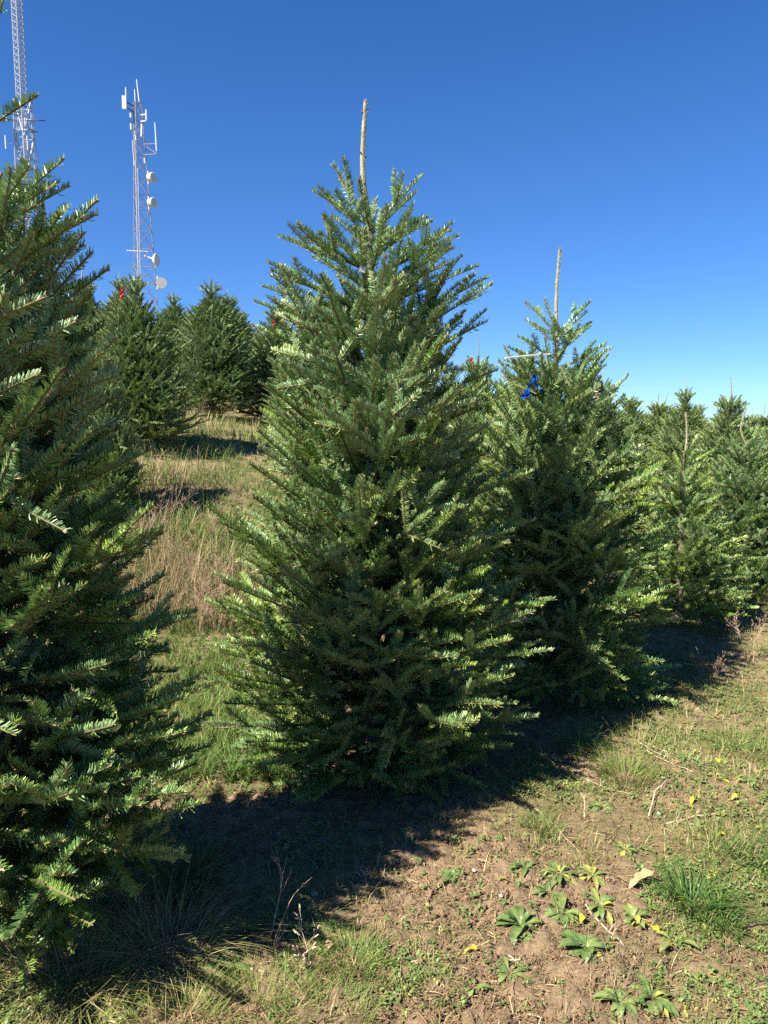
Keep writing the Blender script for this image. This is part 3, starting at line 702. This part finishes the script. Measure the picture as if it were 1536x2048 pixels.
o = mb.build('paper_tag', M_PAPER); o.location = at(726, 534, 3.22); tag(o, 'small white tag hanging near the top of the tallest fir', 'tag')
mb = MB(); p0 = at(1116, 706, 4.42); 
pts = [p0 + Vector((-.022, 0, -.004)), at(1090, 709.5, 4.33), at(1062, 711, 4.2), at(1035, 713.5, 4.1), at(1010, 716.5, 4.02)]
mb.tube([p - p0 for p in pts], [.004, .0048, .005, .0048, .0042], 6)
for i in range(12):
    a0 = i * 2 * PI / 12; a1 = (i + 1) * 2 * PI / 12
    mb.tube([(0.018 * math.cos(a0) + .0, .018 * math.sin(a0) + .06, .0), (0.018 * math.cos(a1), .018 * math.sin(a1) + .06, 0)], .004, 6)
o = mb.build('plastic_tie', M_PAPER); o.location = p0; tag(o, 'thin white plastic strip tied round the stem under a bare leader and sticking out left', 'tie')

# ------------------------------------------------------------------ ground cover
rng = np.random.default_rng(5)
def wedge(n, d0, d1, half=33.0, pw=0.0, c=0.0):
    u = rng.random(n)
    d = d0 * (d1 / d0) ** u if pw == 0 else (d0 ** pw + (d1 ** pw - d0 ** pw) * u) ** (1 / pw)
    a = R(1) * (c + (rng.random(n) * 2 - 1) * half)
    return d * np.tan(a), d
def fine_z(x, y):
    nr = 1 - sstep(8, 16, np.hypot(x, y))
    return ground_z(x, y) + nr * 0.045 * (fbm(x * 5, y * 5, 3, 21) - 0.5)
def blades(mb, x, y, h, wd, tint, lean=0.5, segs=3, az=None, z=None, m=0, droop=0.6):
    n = len(x)
    if n == 0: return
    z = fine_z(x, y) - 0.004 if z is None else z
    az = rng.random(n) * 2 * PI if az is None else az
    dirv = np.stack([np.cos(az), np.sin(az), np.zeros(n)], 1)
    ln = lean * (0.3 + rng.random(n)); rows = []
    ta = az + PI / 2 + rng.normal(0, .5, n)
    side = np.stack([np.cos(ta), np.sin(ta), np.zeros(n)], 1)
    P = np.stack([x, y, z], 1)
    for i in range(segs + 1):
        f = i / segs
        c = P + dirv * (h * ln * f ** 1.6)[:, None] + np.array([0, 0, 1.0]) * (h * (f - droop * 0.5 * np.minimum(ln, 1.3) * f ** 2.4))[:, None]
        w_ = wd * (1 - 0.88 * f ** 1.6) / 2
        rows += [c - side * w_[:, None], c + side * w_[:, None]]
    V = np.stack(rows, 1).reshape(-1, 3); k = 2 * (segs + 1)
    f_ = np.array([[2 * i, 2 * i + 1, 2 * i + 3, 2 * i + 2] for i in range(segs)])
    F = ((np.arange(n) * k)[:, None, None] + f_[None]).reshape(-1, 4)
    mb.add(V, F, m, np.repeat(np.clip(tint, 0, 1), k))
def patch_blades(mb, n, d0, d1, half, hfun, dens, wfac, tfun, c=0.0, clump=0.0, lean=.6):
    x, y = wedge(n, d0, d1, half, c=c)
    if clump:
        x = x + 0; cx = np.round(x / clump) * clump; cy = np.round(y / clump) * clump
        jx = (vnoise(cx * 91.7, cy * 71.3, 77) - .5) * clump; jy = (vnoise(cx * 51.7, cy * 31.3, 78) - .5) * clump
        k = 0.35 + .3 * rng.random(len(x)); x = x + (cx + jx - x) * (1 - k); y = y + (cy + jy - y) * (1 - k)
    keep = rng.random(len(x)) < dens(x, y)
    x = x[keep]; y = y[keep]
    h = hfun(x, y) * (0.45 + 0.9 * rng.random(len(x)))
    blades(mb, x, y, h, wfac * (0.7 + .6 * rng.random(len(x))) * (1 + y * .05), tfun(x, y), lean)
dry_n = lambda x, y: fbm(x * 1.3 + 9, y * 1.3, 3, 55)
dens_g = lambda x, y: np.clip((1 - bare_mask(x, y)) ** 1.3 * (0.25 + 1.3 * sstep(.35, .65, fbm(x * 4, y * 4, 2, 61))), 0.02, 1)
tint_g = lambda x, y: 0.36 + 0.75 * (dry_n(x, y) - .42) + rng.normal(0, .16, len(x)) + np.where(rng.random(len(x)) < .22, .4, 0)
mb = MB()
patch_blades(mb, 90000, 1.6, 7.5, 31, lambda x, y: 0.035 + 0.05 * fbm(x * 2, y * 2, 2, 15), dens_g, .0022, tint_g, clump=.05, lean=.9)
o = mb.build('grass', M_GRASS); tag(o, 'low green and yellowing grass over the ground of the near row', 'grass', kind='stuff')
mb = MB()
patch_blades(mb, 70000, 6.0, 26, 33, lambda x, y: 0.09 + 0.16 * sstep(.4, .7, fbm(x * .8, y * .8, 2, 25)), lambda x, y: np.clip(.4 + dens_g(x, y), 0, 1), .0045, tint_g, clump=.16, lean=.7)
# the grass lane between the edge fir and the tallest fir
patch_blades(mb, 26000, 3.2, 9.0, 7.5, lambda x, y: 0.06 + 0.10 * fbm(x * 2, y * 2, 2, 16), lambda x, y: np.full(len(x), .85), .0035, lambda x, y: 0.28 + .5 * (dry_n(x, y) - .4) + rng.normal(0, .16, len(x)), c=-14.5, clump=.09, lean=.8)
o = mb.build('meadow_grass', M_GRASS); tag(o, 'longer grass of the lane and the slope behind the near row', 'grass', kind='stuff')
# tall dry grass, brown seed heads
mb = MB()
patch_blades(mb, 5200, 5.0, 8.6, 7, lambda x, y: np.full(len(x), 0.34), lambda x, y: sstep(.42, .6, fbm(x * 1.8, y * 1.8, 2, 66)) * .9 + .05, .0028, lambda x, y: rng.normal(.36, .25, len(x)), c=-15, clump=.12, lean=.5)
patch_blades(mb, 5000, 13, 20, 6, lambda x, y: np.full(len(x), 0.7), lambda x, y: sstep(.4, .6, fbm(x * .9, y * .9, 2, 67)), .010, lambda x, y: rng.normal(.5, .2, len(x)), c=-23, clump=.3, lean=.4)
patch_blades(mb, 2500, 8, 13, 8, lambda x, y: np.full(len(x), 0.4), lambda x, y: sstep(.45, .6, fbm(x * .9, y * .9, 2, 68)), .006, lambda x, y: rng.normal(.5, .2, len(x)), c=19, clump=.3, lean=.5)
o = mb.build('dry_grass', M_STRAW); tag(o, 'tall brown dry grass in the lane and on the slope', 'dry grass', kind='stuff')
# straw and dead needles lying on the soil
mb = MB()
x, y = wedge(46000, 1.6, 6.5, 31); n = len(x)
a = rng.random(n) * 2 * PI; L_ = 0.006 + 0.055 * rng.random(n) ** 3; z = fine_z(x, y) + .004 + .010 * rng.random(n) ** 2
d = np.stack([np.cos(a), np.sin(a), rng.normal(0, .22, n)], 1); P = np.stack([x, y, z], 1)
wd = (0.0005 + .0008 * rng.random(n))[:, None]; sd_ = np.stack([-np.sin(a), np.cos(a), rng.normal(0, .4, n)], 1) * wd
c2 = P + d * (L_ * .5)[:, None] + np.array([0, 0, 1.]) * (L_ * .08)[:, None]; e = P + d * L_[:, None]
V = np.stack([P - sd_, P + sd_, c2 - sd_, c2 + sd_, e - sd_, e + sd_], 1).reshape(-1, 3)
b6 = (np.arange(n) * 6)[:, None]; mb.add(V, np.concatenate([b6 + np.array([[0, 1, 3, 2]]), b6 + np.array([[2, 3, 5, 4]])]), 0, np.repeat(np.clip(rng.normal(.26, .24, n), 0, 1), 6))
o = mb.build('straw', M_STRAW); tag(o, 'dead needles and straw lying on the soil', 'straw', kind='stuff')
# crumbs of soil
mb = MB()
x, y = wedge(46000, 1.6, 5.5, 31); k = rng.random(len(x)) < (.15 + bare_mask(x, y)); x = x[k]; y = y[k]; n = len(x)
s_ = .0018 + .006 * rng.random(n) ** 4 + .010 * rng.random(n) ** 40; z = fine_z(x, y) + s_ * .2
oc = unit(np.array([[1, 0, -.4], [0, 1, -.4], [-1, 0, -.4], [0, -1, -.4], [.6, .1, .9], [.1, .6, .9], [-.6, -.1, .9], [-.1, -.6, .9]]))
V = np.stack([x, y, z], 1)[:, None, :] + oc[None] * s_[:, None, None] * (0.6 + .8 * rng.random((n, 8, 1)))
f_ = np.array([[0, 1, 5, 4], [1, 2, 6, 5], [2, 3, 7, 6], [3, 0, 4, 7], [4, 5, 6, 7]])
mb.add(V.reshape(-1, 3), ((np.arange(n) * 8)[:, None, None] + f_[None]).reshape(-1, 4), 0, np.repeat(.6 + .4 * rng.random(n), 8))
o = mb.build('soil_crumbs', mg); tag(o, 'small crumbs of soil scattered over the bare earth', 'soil', kind='stuff')

def leaves(mb, P, az, el, L_, wd, tint, curl=0.5, segs=4, m=0, fold=.25):
    """n elongated leaves: base points P, heading az, elevation el"""
    n = len(P); rows = []
    h = np.stack([np.cos(az), np.sin(az), np.zeros(n)], 1); sd = np.stack([-np.sin(az), np.cos(az), np.zeros(n)], 1); up = np.array([0, 0, 1.0])
    c = P.copy(); e = el.copy()
    prof_ = [0.18, .6, 1.0, .85, .1] if segs == 4 else [.3, 1.0, .15]
    for i in range(segs + 1):
        w_ = (wd * prof_[i] / 2)[:, None]; j = rng.normal(0, .08, (n, 1))
        rows += [c - sd * w_ + up * w_ * (fold + j), c, c + sd * w_ + up * w_ * (fold - j)]
        c = c + (h * np.cos(e)[:, None] + up * np.sin(e)[:, None]) * (L_ / segs)[:, None]; e = e - curl * (.6 + .8 * rng.random(n)) / segs * 2
    V = np.stack(rows, 1).reshape(-1, 3); k = 3 * (segs + 1)
    vein = np.tile(np.array([0, .16, 0]), segs + 1)               # a paler midrib
    f_ = np.array([[3 * i + a, 3 * i + a + 1, 3 * i + a + 4, 3 * i + a + 3] for i in range(segs) for a in (0, 1)])
    mb.add(V, ((np.arange(n) * k)[:, None, None] + f_[None]).reshape(-1, 4), m, np.clip(np.repeat(tint, k) + np.tile(vein, n), 0, 1))
# low small-leaved weeds, uncountable
mb = MB()
x, y = wedge(40000, 1.7, 7.0, 31); k = rng.random(len(x)) < np.clip((1 - bare_mask(x, y)) * 1.5 * sstep(.42, .6, fbm(x * 3.2 + 5, y * 3.2, 3, 91)) + .05 + .6 * sstep(.9, 1.5, x) * sstep(2.0, 2.8, y), 0, 1); x = x[k]; y = y[k]
n = len(x); q = 6; X6 = np.repeat(x, q) + rng.normal(0, .006, n * q); Y6 = np.repeat(y, q) + rng.normal(0, .006, n * q)
sz = np.repeat(.006 + .014 * rng.random(n) ** 2, q)
leaves(mb, np.stack([X6, Y6, fine_z(X6, Y6) + .004 + rng.random(n * q) * .014], 1), rng.random(n * q) * 2 * PI, rng.normal(.35, .3, n * q), sz * (.7 + .6 * rng.random(n * q)), sz * .55, np.repeat(rng.normal(.48, .14, n), q) + rng.normal(0, .06, n * q), .5, 2)
o = mb.build('ground_cover', M_WEED); tag(o, 'low small-leaved weeds creeping over the soil', 'weeds', kind='stuff')

def gp(px, py):
    """ground point under a pixel of the photograph"""
    lo_, hi = 1.0, 40.0
    for _ in range(40):
        m_ = (lo_ + hi) / 2; p = at(px, py, m_)
        if p.z > gz(p.x, m_): lo_ = m_
        else: hi = m_
    p = at(px, py, lo_); return Vector((p.x, p.y, float(fine_z(np.array([p.x]), np.array([p.y]))[0])))
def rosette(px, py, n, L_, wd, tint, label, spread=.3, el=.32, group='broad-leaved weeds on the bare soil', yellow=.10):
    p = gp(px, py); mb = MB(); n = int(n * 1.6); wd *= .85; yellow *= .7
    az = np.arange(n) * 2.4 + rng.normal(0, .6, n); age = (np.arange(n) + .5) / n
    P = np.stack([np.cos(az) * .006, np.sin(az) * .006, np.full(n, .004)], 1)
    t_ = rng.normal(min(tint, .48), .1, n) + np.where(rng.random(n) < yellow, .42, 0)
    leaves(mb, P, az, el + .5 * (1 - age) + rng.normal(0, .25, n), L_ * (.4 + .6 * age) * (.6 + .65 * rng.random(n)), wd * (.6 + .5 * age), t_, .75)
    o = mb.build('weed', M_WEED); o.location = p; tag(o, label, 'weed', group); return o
rosette(1040, 1850, 16, .11, .038, .35, 'largest broad-leaved weed, with pale ribbed leaves, on the bare soil in front')
rosette(1125, 1835, 13, .09, .034, .42, 'broad-leaved weed touching the right side of the largest weed')
rosette(1172, 1905, 18, .085, .045, .30, 'dark bushy weed with rounded leaves below the largest weed')
rosette(1200, 1820, 14, .085, .026, .5, 'weed with a yellow leaf midway between the largest weed and the green tuft', yellow=.35)
rosette(1265, 1838, 11, .075, .03, .5, 'yellow-tipped weed just left of the thick green tuft', yellow=.4)
rosette(1118, 1755, 15, .10, .022, .5, 'star-shaped weed with narrow leaves above the largest weed')
rosette(1185, 1752, 14, .09, .024, .58, 'yellowish star-shaped weed right of the other star-shaped one', yellow=.3)
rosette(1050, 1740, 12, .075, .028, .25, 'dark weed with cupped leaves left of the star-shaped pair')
rosette(1095, 1790, 8, .085, .026, .4, 'weed with one long upright leaf above the largest weed')
rosette(1305, 1995, 20, .10, .030, .45, 'large ragged weed at the bottom edge of the picture')
rosette(1240, 2010, 12, .085, .03, .5, 'weed at the bottom edge, left of the large ragged one')
rosette(1018, 1945, 9, .065, .02, .45, 'small upright weed below the largest weed')
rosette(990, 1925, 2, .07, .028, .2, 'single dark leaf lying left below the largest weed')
rosette(905, 1755, 9, .07, .032, .3, 'low weed beside the curved dark twig')
rosette(948, 1975, 7, .05, .02, .5, 'tiny weed on the bare soil near the bottom edge')
rosette(1345, 1885, 7, .075, .026, .6, 'sparse pale weed under the thick green tuft', yellow=.3)
rosette(1205, 1618, 12, .085, .034, .3, 'flat pale weed at the edge of the shade right of the tallest fir', el=.2)
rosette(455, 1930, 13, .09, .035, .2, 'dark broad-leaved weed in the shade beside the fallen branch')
rosette(1395, 1655, 9, .07, .022, .75, 'yellow-leaved weed on the grass right of the tape-tied fir', yellow=.4)
rosette(1500, 1570, 10, .07, .02, .5, 'low weed near the right edge on the lit grass')
rosette(1440, 1560, 8, .06, .024, .8, 'weed with bright yellow leaves above the grass tuft on the right', yellow=.6)
rosette(1375, 1520, 10, .07, .022, .5, 'pale weed in the lit grass below the shade wedge')
rosette(1520, 1740, 12, .11, .014, .4, 'narrow-leaved weed cut by the right edge')
rosette(1250, 1700, 10, .06, .024, .5, 'low green weed on the slope left of the bent dry stem')

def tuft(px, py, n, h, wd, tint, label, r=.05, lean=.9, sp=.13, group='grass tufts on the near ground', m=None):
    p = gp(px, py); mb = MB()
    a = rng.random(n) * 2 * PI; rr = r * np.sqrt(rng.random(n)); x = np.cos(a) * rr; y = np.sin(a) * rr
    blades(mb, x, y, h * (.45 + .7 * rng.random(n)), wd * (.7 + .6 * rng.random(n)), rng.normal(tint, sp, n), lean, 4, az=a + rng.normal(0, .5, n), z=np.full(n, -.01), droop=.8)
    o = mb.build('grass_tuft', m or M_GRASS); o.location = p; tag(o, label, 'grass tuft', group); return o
tuft(1385, 1815, 230, .155, .005, .13, 'thick blue-green tuft of broad grass right of the dry oak leaf', r=.075, lean=1.1, sp=.1)
tuft(1445, 1850, 120, .13, .0045, .2, 'small green tuft growing against the thick blue-green one', r=.06, lean=1.2)
tuft(705, 1930, 330, .10, .0022, .40, 'bright fine-bladed tuft at the edge of the foreground shade', r=.075, lean=1.0)
tuft(1250, 1555, 420, .15, .0024, .48, 'tall fine yellow-green tuft on the edge of the shade, right of the tallest fir', r=.12, lean=.8)
tuft(1275, 1510, 90, .16, .002, .7, 'dry seed-headed tuft just behind the tall fine one', r=.1, lean=.6)
tuft(1080, 1660, 200, .085, .0024, .42, 'small round green tuft in front of the shade wedge', r=.06)
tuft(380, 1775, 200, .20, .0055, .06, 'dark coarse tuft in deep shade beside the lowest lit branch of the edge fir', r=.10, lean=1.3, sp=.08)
tuft(330, 1900, 420, .22, .002, .70, 'hay-like drooping tuft in the shade below the edge fir', r=.16, lean=1.5)
tuft(150, 1960, 360, .20, .002, .72, 'second hay-like tuft, nearer the bottom left corner', r=.16, lean=1.5)
tuft(520, 2020, 420, .10, .0022, .55, 'sunlit yellow grass tuft at the bottom edge', r=.15, lean=1.0)
tuft(640, 2045, 380, .09, .0022, .45, 'green grass tuft at the bottom edge, right of the yellow one', r=.14, lean=1.0)
tuft(365, 2040, 300, .11, .0022, .6, 'yellowish tuft at the bottom edge, left end of the sunlit grass', r=.13, lean=1.0)
tuft(875, 1985, 150, .06, .002, .35, 'small dark tuft by the ridge of bare soil', r=.06)
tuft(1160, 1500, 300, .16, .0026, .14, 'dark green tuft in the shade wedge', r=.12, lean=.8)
tuft(1510, 1720, 160, .14, .004, .15, 'green tuft cut by the right edge', r=.08)
tuft(1430, 1700, 260, .11, .002, .68, 'straw-coloured tuft above the thick blue-green one', r=.14)
tuft(1480, 1500, 300, .10, .0024, .5, 'sparse green tuft on the lit ground near the right edge', r=.16)
tuft(400, 1330, 260, .17, .005, .40, 'leafy green tuft in the lane between the edge fir and the tallest fir', r=.16, lean=1.2)
tuft(420, 1420, 220, .12, .005, .38, 'lower leafy tuft in the lane, nearer the camera', r=.14, lean=1.2)
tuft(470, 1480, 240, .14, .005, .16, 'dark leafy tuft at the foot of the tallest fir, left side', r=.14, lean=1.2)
tuft(370, 1250, 200, .24, .003, .6, 'tall mixed tuft behind the leafy ones in the lane', r=.15, lean=.7)
tuft(700, 1720, 90, .06, .002, .5, 'thin tuft in the shade in front of the tallest fir', r=.12)
tuft(570, 1830, 160, .10, .0022, .45, 'faint tuft in the shade by the bare twigs', r=.15, lean=1.2)
tuft(760, 1640, 160, .07, .002, .3, 'sparse tuft under the skirt of the tallest fir', r=.2)

def dry_plant(px, py, n, h, label, tint=.5, twigs=5, spread=.35, group='dry weed stalks', thick=.0016, beads=True):
    p = gp(px, py); mb = MB(); rd = random.Random(int(px * 7 + py))
    def br(q, d, L_, r, lvl):
        pts = [q]; k = 5
        for i in range(k):
            d = (d + Vector((rd.gauss(0, .12), rd.gauss(0, .12), rd.gauss(0, .06)))).normalized(); pts.append(pts[-1] + d * L_ / k)
        mb.tube(pts, [r * (1 - .15 * i) for i in range(k + 1)], 4, 0, tint + rd.uniform(-.2, .2), cap=False)
        if lvl > 0:
            for j in range(twigs):
                i = rd.randint(1, k); d2 = (d + Vector((rd.gauss(0, .6), rd.gauss(0, .6), rd.uniform(-.1, .5)))).normalized()
                br(pts[i], d2, L_ * rd.uniform(.25, .5), r * .6, lvl - 1)
        elif beads:
            for j in range(3):
                e_ = pts[-1 - j]; mb.tube([e_, e_ + d * .004, e_ + d * .008], [.001, .0028, .0006], 4, 0, tint - .15 + rd.uniform(-.1, .2), cap=False)
    for i in range(n):
        a = rd.uniform(0, 6.28); d = Vector((math.cos(a) * spread, math.sin(a) * spread, 1)).normalized()
        br(Vector((math.cos(a) * .02, math.sin(a) * .02, -.005)), d, h * rd.uniform(.6, 1.1), thick, 2)
    o = mb.build('dry_weed', M_STEM); o.location = p; tag(o, label, 'dry plant', group); return o
dry_plant(395, 1270, 7, .50, 'tallest dry seed stalk in the lane between the edge fir and the tallest fir', .35)
dry_plant(430, 1255, 6, .44, 'dry seed stalks just right of the tallest ones in the lane', .4)
dry_plant(360, 1180, 6, .42, 'reddish dry stalks left in the lane', .3)
dry_plant(455, 1160, 6, .40, 'dry stalks behind, beside the flank of the tallest fir', .4)
dry_plant(300, 1090, 6, .42, 'pale dry stalks before the cut bank, near the edge fir', .6)
dry_plant(420, 1080, 6, .42, 'brown dry stalks before the cut bank, middle of the lane', .35)
dry_plant(340, 1040, 5, .38, 'sparse dry stalks on the cut bank', .5)
dry_plant(480, 1040, 5, .36, 'dry stalks on the cut bank at the right of the lane', .4)
dry_plant(395, 845, 5, .4, 'dry red stalks at the foot of the rounded dark fir', .25)
dry_plant(460, 850, 5, .36, 'dry red stalks under the right side of the rounded dark fir', .25)
dry_plant(1500, 1330, 5, .34, 'upright reddish dry stalks near the right edge under the small silvery fir', .35, spread=.2)
dry_plant(1415, 1360, 5, .16, 'low tangled dark stalks at the tip of the shade wedge', .15)
dry_plant(530, 1900, 2, .30, 'bare grey branching stem standing in the foreground shade', .5, twigs=3, beads=False, thick=.0018)
dry_plant(620, 1935, 3, .12, 'little dry weed catching the sun at the edge of the foreground shade', .7, twigs=3)
dry_plant(1165, 1640, 1, .12, 'short brown forked stem at the edge of the shade wedge', .5, twigs=3, beads=False, thick=.003)
dry_plant(1240, 1985, 3, .14, 'thin purplish stalk among the weeds at the bottom', .1, twigs=2)

def stick(pts_px, r, label, tint=.5, name='twig', cat='twig', lift=.006, group=None):
    P = [gp(*q) + Vector((0, 0, lift + (q[2] if False else 0))) for q in pts_px]
    o0 = P[0].copy(); mb = MB()
    fine = []
    for i in range(len(P) - 1):
        for k in range(4): fine.append(P[i].lerp(P[i + 1], k / 4) + Vector((0, 0, .003 * math.sin(k * 2 + i))))
    fine.append(P[-1]); n = len(fine)
    mb.tube([p - o0 for p in fine], [r * (1 - .55 * i / n) for i in range(n)], 6, 0, tint)
    j = n // 2
    mb.tube([fine[j] - o0, fine[j] - o0 + Vector((.02, .015, .012)), fine[j] - o0 + Vector((.035, .03, .012))], [r * .5, r * .4, r * .2], 5, 0, tint)
    o = mb.build(name, M_STEM); o.location = o0; tag(o, label, cat, group); return o
G = 'twigs and stems lying on the ground'
stick([(852, 1815), (862, 1790), (882, 1768), (897, 1757)], .0058, 'short curved dark twig on the bare soil', .1, group=G)
stick([(370, 1895), (440, 1922), (530, 1945)], .006, 'grey fallen branch in the shade at lower left', .8, group=G)
stick([(1165, 1810), (1195, 1845), (1240, 1885), (1275, 1925)], .0026, 'long pale stem lying across the weeds', .8, group=G)
stick([(1280, 1490), (1320, 1512), (1375, 1535)], .0022, 'pale straw stem in the lit grass, upper of the bundle', 1.0, group=G)
stick([(1285, 1500), (1325, 1522), (1385, 1548)], .0026, 'pale straw stem in the lit grass, lower of the bundle', 1.0, group=G)
stick([(1290, 1488), (1335, 1505), (1390, 1525)], .0018, 'thin straw stem beside the pale bundle', .95, group=G)
stick([(1120, 1530), (1200, 1575), (1260, 1592)], .002, 'thin tan stem crossing the shade wedge', .7, group=G)
stick([(1070, 1620), (1110, 1660), (1160, 1705)], .0026, 'tan stem beside the small round green tuft', .6, group=G)
stick([(1370, 1330), (1440, 1345), (1495, 1328)], .003, 'straight tan stem on the ground near the right edge', .85, group=G)
stick([(1297, 1640), (1310, 1590), (1335, 1568)], .0026, 'bent whitish stem leaning over the lit grass', .95, lift=.02, group=G)
stick([(1330, 1650), (1390, 1632), (1440, 1628)], .0034, 'crooked tan twig on the right-hand grass', .7, group=G)
stick([(1015, 1905), (1050, 1935)], .0022, 'short straw below the largest weed', .8, group=G)
stick([(1470, 1790), (1500, 1770), (1534, 1780)], .0028, 'bent pinkish twig right of the thick green tuft', .7, group=G)
stick([(840, 1900), (845, 1925), (880, 1950)], .002, 'thin root along the ridge of soil', .4, group=G)

def fallen_leaf(px, py, L_, wd, rot, tint, label, m, lobed=False, tilt=.2, group='single fallen leaves'):
    p = gp(px, py); n = 16 if lobed else 8; mb = MB(); V = []; F = []
    for i in range(n + 1):
        f = i / n; w_ = wd / 2 * math.sin(PI * min(max(f, .03), .985)) ** .8
        if lobed: w_ *= (0.55 + .45 * abs(math.sin(f * PI * 3.5)))
        z_ = .012 * math.sin(f * PI) + tilt * L_ * f * .4
        for s_ in (-1, 0, 1): V.append((f * L_, s_ * w_, z_ + (abs(s_) * w_ * .45) + .004 * math.sin(f * 9 + s_)))
    for i in range(n):
        for a in (0, 1): F.append([3 * i + a, 3 * i + a + 1, 3 * i + a + 4, 3 * i + a + 3])
    mb.add(V, F, 0, tint); mb.tube([(-.02, 0, .002), (0, 0, .0), (L_ * .5, 0, .012)], [.0009, .0011, .0005], 5, 0, tint * .6)
    o = mb.build('fallen_leaf', m, smooth=True); o.location = p + Vector((0, 0, .006)); o.rotation_euler = (rng.normal(0, .1), 0, rot)
    sd = o.modifiers.new('thickness', 'SOLIDIFY'); sd.thickness = .0005
    tag(o, label, 'leaf', group); return o
fallen_leaf(1258, 1785, .125, .05, .45, .9, 'large tan lobed oak leaf leaning on the thick green tuft', M_OAK, True, .5)
fallen_leaf(928, 1910, .05, .017, .15, 1.0, 'bright yellow pointed leaf lying on the bare soil', M_YELLOW)
fallen_leaf(1160, 1852, .03, .022, .9, .95, 'small orange-yellow leaf under the weeds', M_YELLOW)
fallen_leaf(1322, 1872, .05, .02, 2.2, .85, 'yellow-green leaf below the oak leaf', M_YELLOW)
fallen_leaf(1382, 1610, .045, .022, .9, 1.0, 'bright yellow leaf in the grass on the right', M_YELLOW)
fallen_leaf(1440, 1530, .045, .018, 1.6, .95, 'upright yellow leaf higher on the right-hand grass', M_YELLOW)
fallen_leaf(1462, 1600, .04, .02, .4, .95, 'yellow leaf close to the right edge', M_YELLOW)
fallen_leaf(1435, 1670, .035, .015, .1, .95, 'small yellow leaf above the straw-coloured tuft', M_YELLOW)
fallen_leaf(652, 1908, .035, .03, 1.0, .3, 'reddish leaf stuck by the bright fine-bladed tuft', M_OAK)
fallen_leaf(540, 1412, .05, .04, .3, .9, 'pale dry leaf under the left skirt of the tallest fir', M_OAK, True)

def stone(px, py, s_, label, tint):
    p = gp(px, py); rd = random.Random(int(px + py)); mb = MB()
    pts = [(0, 0, -s_ * .4), (0, 0, -s_ * .2), (0, 0, s_ * .15), (s_ * .1, 0, s_ * .45)]
    mb.tube(pts, [s_ * .7, s_, s_ * .85, s_ * .3], 8, 0, tint)
    V = mb.V[0]; V += np.array([[rd.uniform(-.14, .14) * s_ for _ in range(3)] for _ in range(len(V))])
    o = mb.build('stone', M_STONE, smooth=True); o.location = p + Vector((0, 0, s_ * .3)); tag(o, label, 'stone', 'pale stones on the soil')
M_STONE = leaf_mat('stone', [(0, (0.25, 0.22, 0.2)), (1, (0.50, 0.48, 0.44))], rough=.8, transl=0)
stone(1002, 1795, .008, 'white pebble on the bare soil above the largest weed', 1)
stone(948, 1745, .009, 'pale stone beside the low weed and curved twig', .9)
stone(1318, 1625, .010, 'pale flat stone in the lit grass on the right', .9)
stone(630, 1790, .014, 'dull stone in the shade by the dark coarse tuft', .3)
print('objects', len(bpy.data.objects), 'faces', sum(len(m.polygons) for m in bpy.data.meshes))
